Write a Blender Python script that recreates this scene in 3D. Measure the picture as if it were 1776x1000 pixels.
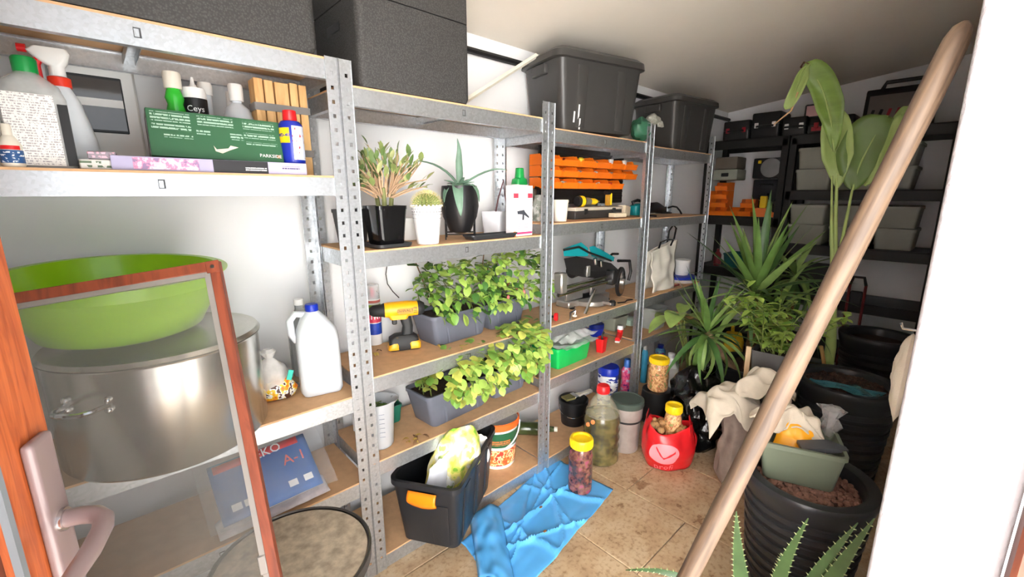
import bpy, bmesh, math, random
from math import pi, sin, cos, tan, atan2, hypot, radians, sqrt
from mathutils import Vector, Matrix, Euler, noise
for _o in list(bpy.data.objects): bpy.data.objects.remove(_o)
scene = bpy.context.scene
COL = scene.collection
random.seed(7)

# ---------------------------------------------------------------- camera, sky, sun, exposure
FPX, PITCH, HEAD, EYE = 759.5, radians(12.16), radians(47.0), 1.43
cam_d = bpy.data.cameras.new('camera')
cam_d.sensor_width = 36.0
cam_d.lens = FPX / 1776 * 36
cam_d.clip_start = 0.02
cam = bpy.data.objects.new('camera', cam_d)
COL.objects.link(cam)
cam.location = (0, 0, EYE)
cam.rotation_euler = (pi/2 - PITCH, 0, HEAD - pi/2)
scene.camera = cam

world = bpy.data.worlds.new('sky')
scene.world = world
world.use_nodes = True
_bg = world.node_tree.nodes['Background']
_bg.inputs[0].default_value = (0.84, 0.92, 1.0, 1)
_bg.inputs[1].default_value = 1.8

sun_d = bpy.data.lights.new('sun', 'SUN')
sun_d.energy = 58.0
sun_d.color = (1.0, 0.985, 0.97)
sun_d.angle = radians(0.6)
sun = bpy.data.objects.new('sun', sun_d)
COL.objects.link(sun)
sun.rotation_euler = Vector((-0.82, 0.16, -0.55)).to_track_quat('-Z', 'Y').to_euler()

vs = scene.view_settings
vs.view_transform = 'Standard'
vs.look = 'None'
vs.gamma = 1.0
vs.use_curve_mapping = False
vs.exposure = 0.56

# ---------------------------------------------------------------- photo geometry helpers (pixel -> point on a real plane)
_H = Vector((cos(HEAD), sin(HEAD), 0)); _R = Vector((sin(HEAD), -cos(HEAD), 0)); _Z = Vector((0, 0, 1))
_F = _H*cos(PITCH) - _Z*sin(PITCH); _U = _H*sin(PITCH) + _Z*cos(PITCH)
def ray(x, y):
    d = _F + _R*((x-888)/FPX) + _U*((500-y)/FPX)
    return d / hypot(d.x, d.y)
def onY(x, y, Y): d = ray(x, y); return d*(Y/d.y) + Vector((0, 0, EYE))
def onX(x, y, X): d = ray(x, y); return d*(X/d.x) + Vector((0, 0, EYE))
def onZ(x, y, z): d = ray(x, y); return d*((z-EYE)/d.z) + Vector((0, 0, EYE))
def onD(x, y, D): return ray(x, y)*D + Vector((0, 0, EYE))
def zat(p, x, y): return EYE + hypot(p[0], p[1])*ray(x, y).z
def fitc(x0, x1, y, Y):
    """round thing whose axis stands on plane Y and whose sides are seen at x0, x1: centre x, radius"""
    a = ray(x0, y); b = ray(x1, y); a0 = atan2(a.y, a.x); a1 = atan2(b.y, b.x)
    m = (a0+a1)/2; D = Y/sin(m)
    return D*cos(m), abs(D*sin((a0-a1)/2))
def face(p): return atan2(p[1], p[0]) - pi/2

# ---------------------------------------------------------------- materials
def lin(c):
    return tuple(((v/255)/12.92 if v/255 <= .04045 else ((v/255+.055)/1.055)**2.4) for v in c[:3]) + (1,)
_mats = {}
def _new(name):
    m = bpy.data.materials.new(name); m.use_nodes = True
    nt = m.node_tree; b = nt.nodes['Principled BSDF']
    return m, nt, b
def _coords(nt, stretch=None, kind='Object'):
    tc = nt.nodes.new('ShaderNodeTexCoord'); out = tc.outputs[kind]
    if stretch:
        mp = nt.nodes.new('ShaderNodeMapping'); mp.inputs['Scale'].default_value = stretch
        nt.links.new(out, mp.inputs[0]); out = mp.outputs[0]
    return out
def _noise(nt, co, scale, detail=3, rough=.55):
    n = nt.nodes.new('ShaderNodeTexNoise'); n.inputs['Scale'].default_value = scale
    n.inputs['Detail'].default_value = detail; n.inputs['Roughness'].default_value = rough
    nt.links.new(co, n.inputs['Vector']); return n.outputs['Fac']
def _ramp(nt, fac, stops):
    r = nt.nodes.new('ShaderNodeValToRGB'); e = r.color_ramp.elements
    while len(e) < len(stops): e.new(.5)
    for k, (p, c) in enumerate(stops): e[k].position = p; e[k].color = c
    nt.links.new(fac, r.inputs[0]); return r.outputs[0]
def _bump(nt, b, fac, strength, dist=.002):
    n = nt.nodes.new('ShaderNodeBump'); n.inputs['Strength'].default_value = strength; n.inputs['Distance'].default_value = dist
    nt.links.new(fac, n.inputs['Height']); nt.links.new(n.outputs[0], b.inputs['Normal'])
def mat(name, rgb, rough=.5, metal=0., var=.10, vs=9., bump=0., bs=70., trans=0., alpha=1., coat=0., sss=0., spec=.5, stretch=None, ior=1.45, dist=.002):
    if name in _mats: return _mats[name]
    m, nt, b = _new(name); c = lin(rgb)
    b.inputs['Roughness'].default_value = rough; b.inputs['Metallic'].default_value = metal
    b.inputs['Specular IOR Level'].default_value = spec; b.inputs['IOR'].default_value = ior
    co = _coords(nt, stretch)
    f = _noise(nt, co, vs)
    lo = tuple(v*(1-var) for v in c[:3])+(1,); hi = tuple(min(1, v*(1+var)) for v in c[:3])+(1,)
    nt.links.new(_ramp(nt, f, [(.3, lo), (.7, hi)]), b.inputs['Base Color'])
    if bump: _bump(nt, b, _noise(nt, co, bs, 4), bump, dist)
    if trans: b.inputs['Transmission Weight'].default_value = trans
    if alpha < 1: b.inputs['Alpha'].default_value = alpha
    if coat: b.inputs['Coat Weight'].default_value = coat; b.inputs['Coat Roughness'].default_value = .1
    if sss: b.inputs['Subsurface Weight'].default_value = sss; b.inputs['Subsurface Radius'].default_value = (.01, .01, .008)
    _mats[name] = m; return m
def mat_galv(name='galvanised steel', tint=(196, 200, 204)):
    if name in _mats: return _mats[name]
    m, nt, b = _new(name); co = _coords(nt); c = lin(tint)
    v = nt.nodes.new('ShaderNodeTexVoronoi'); v.inputs['Scale'].default_value = 150; nt.links.new(co, v.inputs['Vector'])
    bw = nt.nodes.new('ShaderNodeRGBToBW'); nt.links.new(v.outputs['Color'], bw.inputs[0])
    nt.links.new(_ramp(nt, bw.outputs[0], [(.15, tuple(x*.82 for x in c[:3])+(1,)), (.85, c)]), b.inputs['Base Color'])
    nt.links.new(_ramp(nt, bw.outputs[0], [(.1, (.46,)*3+(1,)), (.9, (.30,)*3+(1,))]), b.inputs['Roughness'])
    b.inputs['Metallic'].default_value = .82
    _mats[name] = m; return m
def mat_wood(name, a, bcol, scale=6., axis=(1, 1, .08), rough=.5, bump=.15, ring=9.):
    if name in _mats: return _mats[name]
    m, nt, b = _new(name); co = _coords(nt, axis)
    w = nt.nodes.new('ShaderNodeTexNoise'); w.inputs['Scale'].default_value = scale*ring; w.inputs['Detail'].default_value = 5
    w.inputs['Distortion'].default_value = 1.2; nt.links.new(co, w.inputs['Vector'])
    nt.links.new(_ramp(nt, w.outputs['Fac'], [(.32, lin(a)), (.62, lin(bcol))]), b.inputs['Base Color'])
    b.inputs['Roughness'].default_value = rough
    if bump: _bump(nt, b, w.outputs['Fac'], bump, .002)
    _mats[name] = m; return m
def mat_foam(name, rgb):
    if name in _mats: return _mats[name]
    m, nt, b = _new(name); co = _coords(nt); c = lin(rgb)
    v = nt.nodes.new('ShaderNodeTexVoronoi'); v.inputs['Scale'].default_value = 190; nt.links.new(co, v.inputs['Vector'])
    nt.links.new(_ramp(nt, v.outputs['Distance'], [(.0, tuple(x*1.5 for x in c[:3])+(1,)), (.6, tuple(x*.7 for x in c[:3])+(1,))]), b.inputs['Base Color'])
    b.inputs['Roughness'].default_value = .7; _bump(nt, b, v.outputs['Distance'], .5, .0015)
    _mats[name] = m; return m
def mat_tile(name):
    if name in _mats: return _mats[name]
    m, nt, b = _new(name); g = nt.nodes.new('ShaderNodeNewGeometry'); co = g.outputs['Position']
    f = _noise(nt, co, 7, 6, .62); f2 = _noise(nt, co, 55, 4, .6)
    mx = nt.nodes.new('ShaderNodeMix'); mx.data_type = 'RGBA'; mx.blend_type = 'MULTIPLY'; mx.inputs['Factor'].default_value = .8
    nt.links.new(_ramp(nt, f, [(.28, lin((168, 138, 106))), (.47, lin((188, 160, 126))), (.62, lin((198, 174, 142))), (.8, lin((176, 144, 110)))]), mx.inputs[6])
    nt.links.new(_ramp(nt, f2, [(.30, lin((196, 180, 164))), (.5, (1, 1, 1, 1))]), mx.inputs[7])
    # damp brown blotches with a shape of their own
    f3 = _noise(nt, co, 6.5, 5, .7)
    m2 = nt.nodes.new('ShaderNodeMix'); m2.data_type = 'RGBA'; m2.blend_type = 'MULTIPLY'; m2.inputs['Factor'].default_value = .75
    nt.links.new(mx.outputs[2], m2.inputs[6]); nt.links.new(_ramp(nt, f3, [(.60, (1, 1, 1, 1)), (.64, lin((176, 150, 128)))]), m2.inputs[7])
    nt.links.new(m2.outputs[2], b.inputs['Base Color'])
    b.inputs['Roughness'].default_value = .55; _bump(nt, b, f2, .2, .002)
    _mats[name] = m; return m
def mat_print(name, bg, ink, rows=120., amount=.5, rough=.45, cols=160.):
    """small unreadable print: rows of ink specks on a coloured ground"""
    if name in _mats: return _mats[name]
    m, nt, b = _new(name); co = _coords(nt)
    sep = nt.nodes.new('ShaderNodeSeparateXYZ'); nt.links.new(co, sep.inputs[0])
    a = nt.nodes.new('ShaderNodeMath'); a.operation = 'MULTIPLY'; a.inputs[1].default_value = rows; nt.links.new(sep.outputs['Z'], a.inputs[0])
    fr = nt.nodes.new('ShaderNodeMath'); fr.operation = 'FRACT'; nt.links.new(a.outputs[0], fr.inputs[0])
    g1 = nt.nodes.new('ShaderNodeMath'); g1.operation = 'GREATER_THAN'; g1.inputs[1].default_value = .45; nt.links.new(fr.outputs[0], g1.inputs[0])
    mp = nt.nodes.new('ShaderNodeMapping'); mp.inputs['Scale'].default_value = (cols, cols, rows*.9); nt.links.new(co, mp.inputs[0])
    n = nt.nodes.new('ShaderNodeTexNoise'); n.inputs['Scale'].default_value = 1.0; n.inputs['Detail'].default_value = 1; nt.links.new(mp.outputs[0], n.inputs['Vector'])
    g2 = nt.nodes.new('ShaderNodeMath'); g2.operation = 'GREATER_THAN'; g2.inputs[1].default_value = 1-amount; nt.links.new(n.outputs['Fac'], g2.inputs[0])
    mu = nt.nodes.new('ShaderNodeMath'); mu.operation = 'MULTIPLY'; nt.links.new(g1.outputs[0], mu.inputs[0]); nt.links.new(g2.outputs[0], mu.inputs[1])
    nt.links.new(_ramp(nt, mu.outputs[0], [(0, lin(bg)), (1, lin(ink))]), b.inputs['Base Color'])
    b.inputs['Roughness'].default_value = rough
    _mats[name] = m; return m
def mat_blotch(name, cols, scale=14., rough=.4, seed=0., alpha=1., trans=0., stretch=None):
    """hard-edged patches of several colours (picture print, pickled vegetables, nuts)"""
    if name in _mats: return _mats[name]
    m, nt, b = _new(name); co = _coords(nt, stretch)
    f = _noise(nt, co, scale, 2.5, .6)
    n = len(cols); st = []
    r = nt.nodes.new('ShaderNodeValToRGB'); r.color_ramp.interpolation = 'CONSTANT'; e = r.color_ramp.elements
    while len(e) < n: e.new(.5)
    for k, c in enumerate(cols): e[k].position = 0 if k == 0 else .34 + .32*k/n; e[k].color = lin(c)
    nt.links.new(f, r.inputs[0]); nt.links.new(r.outputs[0], b.inputs['Base Color'])
    b.inputs['Roughness'].default_value = rough
    if alpha < 1: b.inputs['Alpha'].default_value = alpha
    if trans: b.inputs['Transmission Weight'].default_value = trans
    _mats[name] = m; return m
def mat_film(name, rgb, opacity, rough=.15):
    """thin clear film or net: part transparent, part glossy"""
    if name in _mats: return _mats[name]
    m, nt, b = _new(name); b.inputs['Base Color'].default_value = lin(rgb); b.inputs['Roughness'].default_value = rough
    f = _noise(nt, _coords(nt), 18, 3)
    nt.links.new(_ramp(nt, f, [(.3, (opacity*.75,)*3+(1,)), (.7, (min(1, opacity*1.2),)*3+(1,))]), b.inputs['Alpha'])
    _mats[name] = m; return m

# ---------------------------------------------------------------- mesh builder
class MB:
    def __init__(s): s.v = []; s.f = []
    def add(s, vs, fs):
        n = len(s.v); s.v += [tuple(p) for p in vs]; s.f += [tuple(i+n for i in q) for q in fs]; return s
    def box(s, c, d, bev=0., rot=None, seg=1):
        bm = bmesh.new(); bmesh.ops.create_cube(bm, size=1)
        for v in bm.verts: v.co = Vector((v.co.x*d[0], v.co.y*d[1], v.co.z*d[2]))
        if bev: bmesh.ops.bevel(bm, geom=list(bm.edges), offset=min(bev, min(d)*.49), segments=seg, affect='EDGES', profile=.6)
        R = Euler(rot).to_matrix() if rot is not None else Matrix.Identity(3)
        bm.verts.index_update()
        s.add([R @ v.co + Vector(c) for v in bm.verts], [[v.index for v in f.verts] for f in bm.faces]); bm.free(); return s
    def lathe(s, prof, n=28, c=(0, 0, 0), a0=0., a1=2*pi, cap=True, sx=1., sy=1.):
        full = abs(a1-a0) > 2*pi-1e-6; m = n if full else n+1
        vs = []; fs = []
        for r, z in prof:
            for k in range(m):
                a = a0+(a1-a0)*k/n; vs.append((c[0]+r*cos(a)*sx, c[1]+r*sin(a)*sy, c[2]+z))
        for i in range(len(prof)-1):
            for k in range(n):
                k2 = (k+1) % m if full else k+1
                fs.append((i*m+k, i*m+k2, (i+1)*m+k2, (i+1)*m+k))
        if cap and full:
            if prof[0][0] > 1e-4: fs.append(tuple(reversed(range(m))))
            if prof[-1][0] > 1e-4: fs.append(tuple((len(prof)-1)*m+k for k in range(m)))
        return s.add(vs, fs)
    def loft(s, rings, cap=True, close=True):
        m = len(rings[0]); vs = [p for r in rings for p in r]; fs = []
        for i in range(len(rings)-1):
            for k in range(m if close else m-1):
                k2 = (k+1) % m; fs.append((i*m+k, i*m+k2, (i+1)*m+k2, (i+1)*m+k))
        if cap: fs.append(tuple(reversed(range(m)))); fs.append(tuple((len(rings)-1)*m+k for k in range(m)))
        return s.add(vs, fs)
    def tube(s, pts, r, n=8, cap=True, flat=1.):
        P = [Vector(p) for p in pts]; N = len(P); rs = r if isinstance(r, (list, tuple)) else [r]*N
        t0 = (P[1]-P[0]).normalized(); up = Vector((0, 0, 1)) if abs(t0.z) < .9 else Vector((1, 0, 0))
        u = t0.cross(up).normalized(); rings = []
        for i in range(N):
            t = (P[min(i+1, N-1)]-P[max(i-1, 0)]).normalized(); u = (u - t*u.dot(t)).normalized(); w = t.cross(u)
            rings.append([P[i]+u*(rs[i]*cos(2*pi*k/n))+w*(rs[i]*flat*sin(2*pi*k/n)) for k in range(n)])
        return s.loft(rings, cap)
    def grid(s, fn, nu, nv):
        vs = [fn(i/nu, j/nv) for j in range(nv+1) for i in range(nu+1)]; w = nu+1
        fs = [(j*w+i, j*w+i+1, (j+1)*w+i+1, (j+1)*w+i) for j in range(nv) for i in range(nu)]
        return s.add(vs, fs)
    def ball(s, c, r, n=10, m=7, sq=(1, 1, 1)):
        prof = [(max(1e-5, r*sin(pi*k/m)), -r*cos(pi*k/m)) for k in range(m+1)]
        b = MB().lathe(prof, n, cap=False)
        return s.add([(c[0]+x*sq[0], c[1]+y*sq[1], c[2]+z*sq[2]) for x, y, z in b.v], b.f)
    def prism(s, poly, y0, y1):
        """polygon in local x,z pulled from y0 to y1"""
        return s.loft([[(x, y0, z) for x, z in poly], [(x, y1, z) for x, z in poly]])
    def warp(s, fn): s.v = [tuple(fn(Vector(p))) for p in s.v]; return s
    def mesh(s, name, m=None, smooth=True, ang=38):
        me = bpy.data.meshes.new(name); me.from_pydata(s.v, [], s.f); me.validate()
        bm = bmesh.new(); bm.from_mesh(me); bmesh.ops.recalc_face_normals(bm, faces=bm.faces); bm.to_mesh(me); bm.free()
        if smooth:
            for p in me.polygons: p.use_smooth = True
            me.set_sharp_from_angle(angle=radians(ang))
        if m: me.materials.append(m)
        return me
    def o(s, name, m, parent=None, label=None, smooth=True, sol=0., sub=0, ang=38, loc=None, rot=None, kind=None, off=0.):
        ob = bpy.data.objects.new(name, s.mesh(name, m, smooth, ang)); COL.objects.link(ob)
        if parent: ob.parent = parent
        if label: ob['label'] = label
        if kind: ob['kind'] = kind
        if sol: md = ob.modifiers.new('solid', 'SOLIDIFY'); md.thickness = sol; md.offset = off
        if sub: md = ob.modifiers.new('sub', 'SUBSURF'); md.levels = sub; md.render_levels = sub
        if loc is not None: ob.location = loc
        if rot is not None: ob.rotation_euler = rot
        return ob
def rr(w, d, r, z, n=4, cx=0., cy=0.):
    """rounded rectangle ring"""
    r = min(r, w/2*.98, d/2*.98); pts = []
    for sx, sy, a0 in ((1, 1, 0), (-1, 1, pi/2), (-1, -1, pi), (1, -1, 3*pi/2)):
        for k in range(n+1):
            a = a0+pi/2*k/n; pts.append((cx+sx*(w/2-r)+r*cos(a), cy+sy*(d/2-r)+r*sin(a), z))
    return pts
def tub(w, d, h, taper=.85, r=.03, t=.004, rim=.0, rimh=.0, floor=None, n=4):
    """open container: outer wall, rim, inner wall, floor; w, d are at the top"""
    wb, db = w*taper, d*taper
    R = [rr(wb*.96, db*.96, r, 0, n), rr(wb, db, r, .006, n)]
    zt = h-rimh
    if rim:
        R += [rr(w-2*rim*0, d, r, zt, n), rr(w+2*rim, d+2*rim, r+rim, zt, n), rr(w+2*rim, d+2*rim, r+rim, h, n)]
    else: R += [rr(w, d, r, h, n)]
    R += [rr(w-2*t, d-2*t, r, h, n), rr(wb-2*t, db-2*t, r, floor if floor else .008, n)]
    return MB().loft(R)
def tag(o, label=None, cat=None, group=None, kind=None):
    for k, v in (('label', label), ('category', cat), ('group', group), ('kind', kind)):
        if v: o[k] = v
    return o
def thing(name, label, cat, loc=(0, 0, 0), rz=0., group=None, rot=None):
    o = bpy.data.objects.new(name, None); o.empty_display_size = .05; COL.objects.link(o)
    o.location = loc; o.rotation_euler = rot if rot is not None else (0, 0, rz)
    return tag(o, label, cat, group)
def copy_part(src, parent, loc=None, rot=None, scale=None):
    c = src.copy(); COL.objects.link(c); c.parent = parent
    if loc is not None: c.location = loc
    if rot is not None: c.rotation_euler = rot
    if scale is not None: c.scale = scale if isinstance(scale, (tuple, list)) else (scale,)*3
    return c
def dup(root, loc, rz=None, label=None, group=None):
    r = root.copy(); COL.objects.link(r); r.location = loc
    if rz is not None: r.rotation_euler = (0, 0, rz)
    if label: r['label'] = label
    if group: r['group'] = group
    for ch in list(root.children):
        c = ch.copy(); COL.objects.link(c); c.parent = r
        for g in list(ch.children):
            d = g.copy(); COL.objects.link(d); d.parent = c
    return r
def text(s, size, m, parent, loc=(0, 0, 0), rot=(pi/2, 0, 0), wrap=0., name='lettering', bold=0., sx=1.):
    """flat lettering; with wrap it follows a cylinder of that radius whose front is local -y"""
    cu = bpy.data.curves.new(name, 'FONT'); cu.body = s; cu.size = size; cu.align_x = 'CENTER'; cu.align_y = 'CENTER'
    cu.extrude = .0003; cu.offset = bold*size; cu.resolution_u = 2
    t = bpy.data.objects.new(name, cu); me = bpy.data.meshes.new_from_object(t)
    bpy.data.objects.remove(t); bpy.data.curves.remove(cu)
    me.name = name; me.materials.clear(); me.materials.append(m)
    for v in me.vertices: v.co.x *= sx
    o = bpy.data.objects.new(name, me); COL.objects.link(o); o.parent = parent
    if wrap:
        for v in me.vertices:
            a = v.co.x/wrap; v.co = Vector(((wrap+v.co.z)*sin(a), -(wrap+v.co.z)*cos(a), v.co.y))
        o.location = loc
    else: o.location = loc; o.rotation_euler = rot
    return o
def fbm(p, f, seed=0.): return noise.noise(Vector(p)*f + Vector((seed*7.3, seed*3.1, seed*1.7)))

# ---------------------------------------------------------------- shared materials
GALV = mat_galv()
BOARD = mat('brown hardboard', (208, 166, 124), .75, var=.08, vs=30, bump=.08, bs=300)
WHITEW = mat('white wall paint', (243, 244, 246), .85, var=.015, vs=3, bump=.06, bs=160)
BLACKP = mat('black plastic', (26, 27, 29), .42, var=.12, vs=20, bump=.05, bs=160)
DARKP = mat('dark grey plastic', (46, 47, 49), .42, var=.1, vs=14)
BLACKM = mat('black painted steel', (14, 14, 15), .5)
ORANGE = mat('orange plastic', (244, 120, 26), .4, var=.06)
WHITEP = mat('white plastic', (238, 238, 236), .35, var=.02)
CREAM = mat('cream plastic', (226, 220, 206), .45, var=.03)
CLEAR = mat_film('clear film', (235, 238, 240), .28)
CLEARP = mat('clear plastic', (235, 240, 240), .08, trans=.9, var=.01, ior=1.3)
MILKY = mat('milky translucent plastic', (232, 238, 244), .35, trans=.15, var=.02, sss=.0)
YELLOWL = mat('yellow plastic lid', (250, 208, 28), .38, var=.05)
RED = mat('red plastic', (214, 30, 34), .35, var=.05)
GREEN = mat('green plastic', (22, 140, 66), .35, var=.05)
BLUE = mat('blue plastic', (22, 48, 170), .35, var=.05)
TEAL = mat('teal plastic', (18, 134, 140), .38, var=.05)
GREYPL = mat('slate grey planter plastic', (96, 100, 112), .5, var=.06, vs=12)
GREYBOX = mat('grey green plastic', (140, 144, 130), .5, var=.04)
STEEL = mat('brushed steel', (206, 204, 198), .26, metal=1., var=.06, vs=40, stretch=(1, 1, 30))
CHROME = mat('polished steel', (214, 214, 214), .12, metal=1., var=.02)
SOIL = mat('potting soil', (52, 38, 30), .95, var=.5, vs=90, bump=.8, bs=120, dist=.006)
INK = mat('black ink', (18, 18, 20), .5)
WINK = mat('white ink', (244, 244, 244), .5, var=.01)
LEAFS = [mat('leaf green %s' % n, c, .42, var=.28, vs=16, spec=.4) for n, c in (('mid', (110, 150, 62)), ('light', (158, 186, 88)), ('dark', (66, 108, 48)), ('yellow', (188, 192, 92)))]
# ================================================================ the room
YW, XB, YR, XF = 1.77, 4.37, 0.05, -0.44          # left wall, back wall, inner face of the door wall, front wall
XJ0, XJ1, ZDOOR, YOUT = -0.36, 0.93, 2.10, -0.10  # door opening, outer face of the door wall
CEIL = lambda y: 2.16 + (YW - y)*.115
STUCCO = mat('rough greyed render', (152, 147, 149), .9, var=.03, vs=5, bump=.55, bs=95, dist=.005)  # white render greyed in colour to offset the strong daylight on the jamb
CEILP = mat('ceiling paint', (234, 226, 214), .9, var=.02, vs=3, bump=.05, bs=120)
def struct(mb, name, m, smooth=False): return tag(mb.o(name, m, smooth=smooth), kind='structure')

floor = struct(MB().box(((XF+XB)/2, (YR+YW)/2-.05, -.035), (XB-XF+.2, YW-YR+.3, .058)), 'floor', mat('grey grout', (150, 132, 112), .9))
TILE = mat_tile('travertine tile')
_tm = {}
k = -6
while 1.32+.4*k < XB:
    x0 = max(XF, 1.32+.4*k); x1 = min(XB, 1.32+.4*(k+1))
    j = -3
    while True:
        y0 = .71+.6*j + (.3 if k % 2 else 0); y1 = y0+.6
        if y0 > YW: break
        a, b = max(YOUT, y0), min(YW, y1)
        if b-a > .03 and x1-x0 > .03:
            key = (round(x1-x0, 3), round(b-a, 3))
            if key not in _tm: _tm[key] = MB().box((0, 0, 0), (key[0]-.005, key[1]-.005, .014), .002).mesh('tile', TILE, False)
            t = bpy.data.objects.new('tile', _tm[key]); COL.objects.link(t); t.parent = floor
            t.location = ((x0+x1)/2, (a+b)/2, -.007)
        j += 1
    k += 1
struct(MB().box(((XF+XB)/2, YW+.05, 1.2), (XB-XF+.4, .1, 2.5)), 'wall_left', WHITEW)
struct(MB().box((XB+.05, .85, 1.25), (.1, 2.1, 2.6)), 'wall_back', WHITEW)
struct(MB().box((XF-.05, .85, 1.25), (.1, 2.1, 2.6)), 'wall_front', WHITEW)
_c = MB()
_c.loft([[(XF-.1, YOUT-.05, CEIL(YOUT-.05)), (XB+.1, YOUT-.05, CEIL(YOUT-.05)), (XB+.1, YW+.1, CEIL(YW+.1)), (XF-.1, YW+.1, CEIL(YW+.1))],
         [(XF-.1, YOUT-.05, 2.62), (XB+.1, YOUT-.05, 2.62), (XB+.1, YW+.1, 2.62), (XF-.1, YW+.1, 2.62)]])
struct(_c, 'ceiling', CEILP)
# door wall: far side of the opening (rounded render corner), near side, lintel
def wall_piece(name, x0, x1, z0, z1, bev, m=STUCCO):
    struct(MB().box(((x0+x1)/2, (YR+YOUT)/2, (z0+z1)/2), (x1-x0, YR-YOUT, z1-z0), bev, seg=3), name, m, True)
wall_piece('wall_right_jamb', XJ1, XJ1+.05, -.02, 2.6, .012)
wall_piece('wall_right', XJ1+.049, XB+.1, -.02, 2.6, .001, WHITEW)
wall_piece('wall_right_near', XF-.1, XJ0, -.02, 2.6, .012, WHITEW)
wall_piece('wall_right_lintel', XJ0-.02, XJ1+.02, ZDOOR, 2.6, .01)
# brown outer door lining beside the render
REDWOOD = mat_wood('reddish brown wood', (84, 40, 26), (112, 60, 40), 5, (1, 1, .1))
ln = struct(MB().box((XJ1-.012, YOUT-.03, 1.03), (.06, .055, 2.1), .006), 'trim_1', REDWOOD)
ln2 = struct(MB().box((XJ0+.0, YOUT-.03, 1.03), (.06, .055, 2.1), .006), 'trim_2', REDWOOD)
# paving outside
struct(MB().box((1, -6.1, -.07), (24, 12, .1)), 'pavement_outside', mat('pale paving', (168, 166, 162), .85, var=.08, vs=3))
# outside: unseen white wall, added to bounce sunlight deep into the room
struct(MB().box((-2.75, -4.2, 2.1), (.3, 8.2, 4.3)), 'wall_bounce_added', mat('white bounce paint', (244, 243, 240), .9, var=.02, vs=3))
# black cable duct high on the left wall
pt = MB().tube([(XF, YW-.012, 2.075), (XB, YW-.012, 2.095)], .016, 8).o('cable_duct', BLACKP); tag(pt, 'thin black pipe running along the top of the white wall', 'pipe')

# ---------------------------------------------------------------- door leaf (open inwards, seen edge-on at the left)
OAK = mat_wood('orange oak veneer', (146, 64, 30), (188, 98, 52), 4.5, (3, 3, .22), .42, .12, 9)
hx, hy, ex, ey = -.335, .075, -.082, .75
dl = hypot(ex-hx, ey-hy); da = atan2(ey-hy, ex-hx)
d = thing('door_1', None, None, (hx, hy, 0), da); d['kind'] = 'structure'
sw = .095
MB().box((dl-sw/2, .022, 1.03), (sw, .044, 2.03), .004).o('stile', OAK, d)
MB().box((sw/2, .022, 1.03), (sw, .044, 2.03), .004).o('stile', OAK, d)
for z, h in ((.12, .2), (1.99, .11)): MB().box((dl/2, .022, z), (dl-2*sw, .04, h), .003).o('rail', OAK, d)
MB().box((dl/2, .022, 1.08), (dl-2*sw+.004, .014, 1.74)).o('door_panel', mat_wood('dark brown panel', (84, 44, 30), (112, 62, 44), 4, (3, 3, .25), .45), d)
for z in (.225, 1.93): MB().box((dl/2, .0, z), (dl-2*sw, .007, .008)).o('gasket', mat('grey gasket', (120, 124, 128), .5), d)
MB().box((dl-sw-.004, .0, 1.08), (.008, .007, 1.72)).o('gasket', mat('grey gasket', (120, 124, 128), .5), d)
TAUPE = mat('taupe painted metal', (134, 114, 112), .32, var=.05, coat=.3)
hp = MB().box((dl-.04, -.006, 1.03), (.042, .012, .25), .008, seg=3).o('handle_plate', TAUPE, d, label='taupe handle plate')
hz = 1.045
MB().tube([(dl-.04, -.008, hz), (dl-.04, -.03, hz), (dl-.043, -.045, hz-.001), (dl-.052, -.055, hz-.003), (dl-.066, -.059, hz-.006), (dl-.10, -.06, hz-.010), (dl-.15, -.058, hz-.012)], [.0105]*6+[.009], 12).o('lever', TAUPE, hp)
MB().tube([(dl-.04, -.011, hz), (dl-.04, -.016, hz)], .014, 14).o('collar', CHROME, hp)

# ================================================================ galvanised shelving
PH = 1.825
def post_mesh():
    m = MB(); w, th, p = .038, .0018, .04
    n = int(PH/p)
    def flange(f):
        def q(u0, u1, z0, z1): m.loft([[f(u0, 0, z0), f(u1, 0, z0), f(u1, 0, z1), f(u0, 0, z1)], [f(u0, th, z0), f(u1, th, z0), f(u1, th, z1), f(u0, th, z1)]])
        a, b = .016, .0245
        q(0, a, 0, PH); q(b, w, 0, PH)
        z = 0.
        for k in range(n):
            zc = (k+.5)*p
            q(a, b, z, zc-.0055); z = zc+.0055
        q(a, b, z, PH)
    flange(lambda u, t, z: (u, t, z)); flange(lambda u, t, z: (t, u, z))
    # pressed edge bead
    m.box((w-.0006, -.0008, PH/2), (.0018, .0036, PH)); m.box((-.0001, -.0008, PH/2), (.002, .0036, PH))
    return m.mesh('post', GALV, False)
POST = post_mesh()
BH = .054
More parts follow.
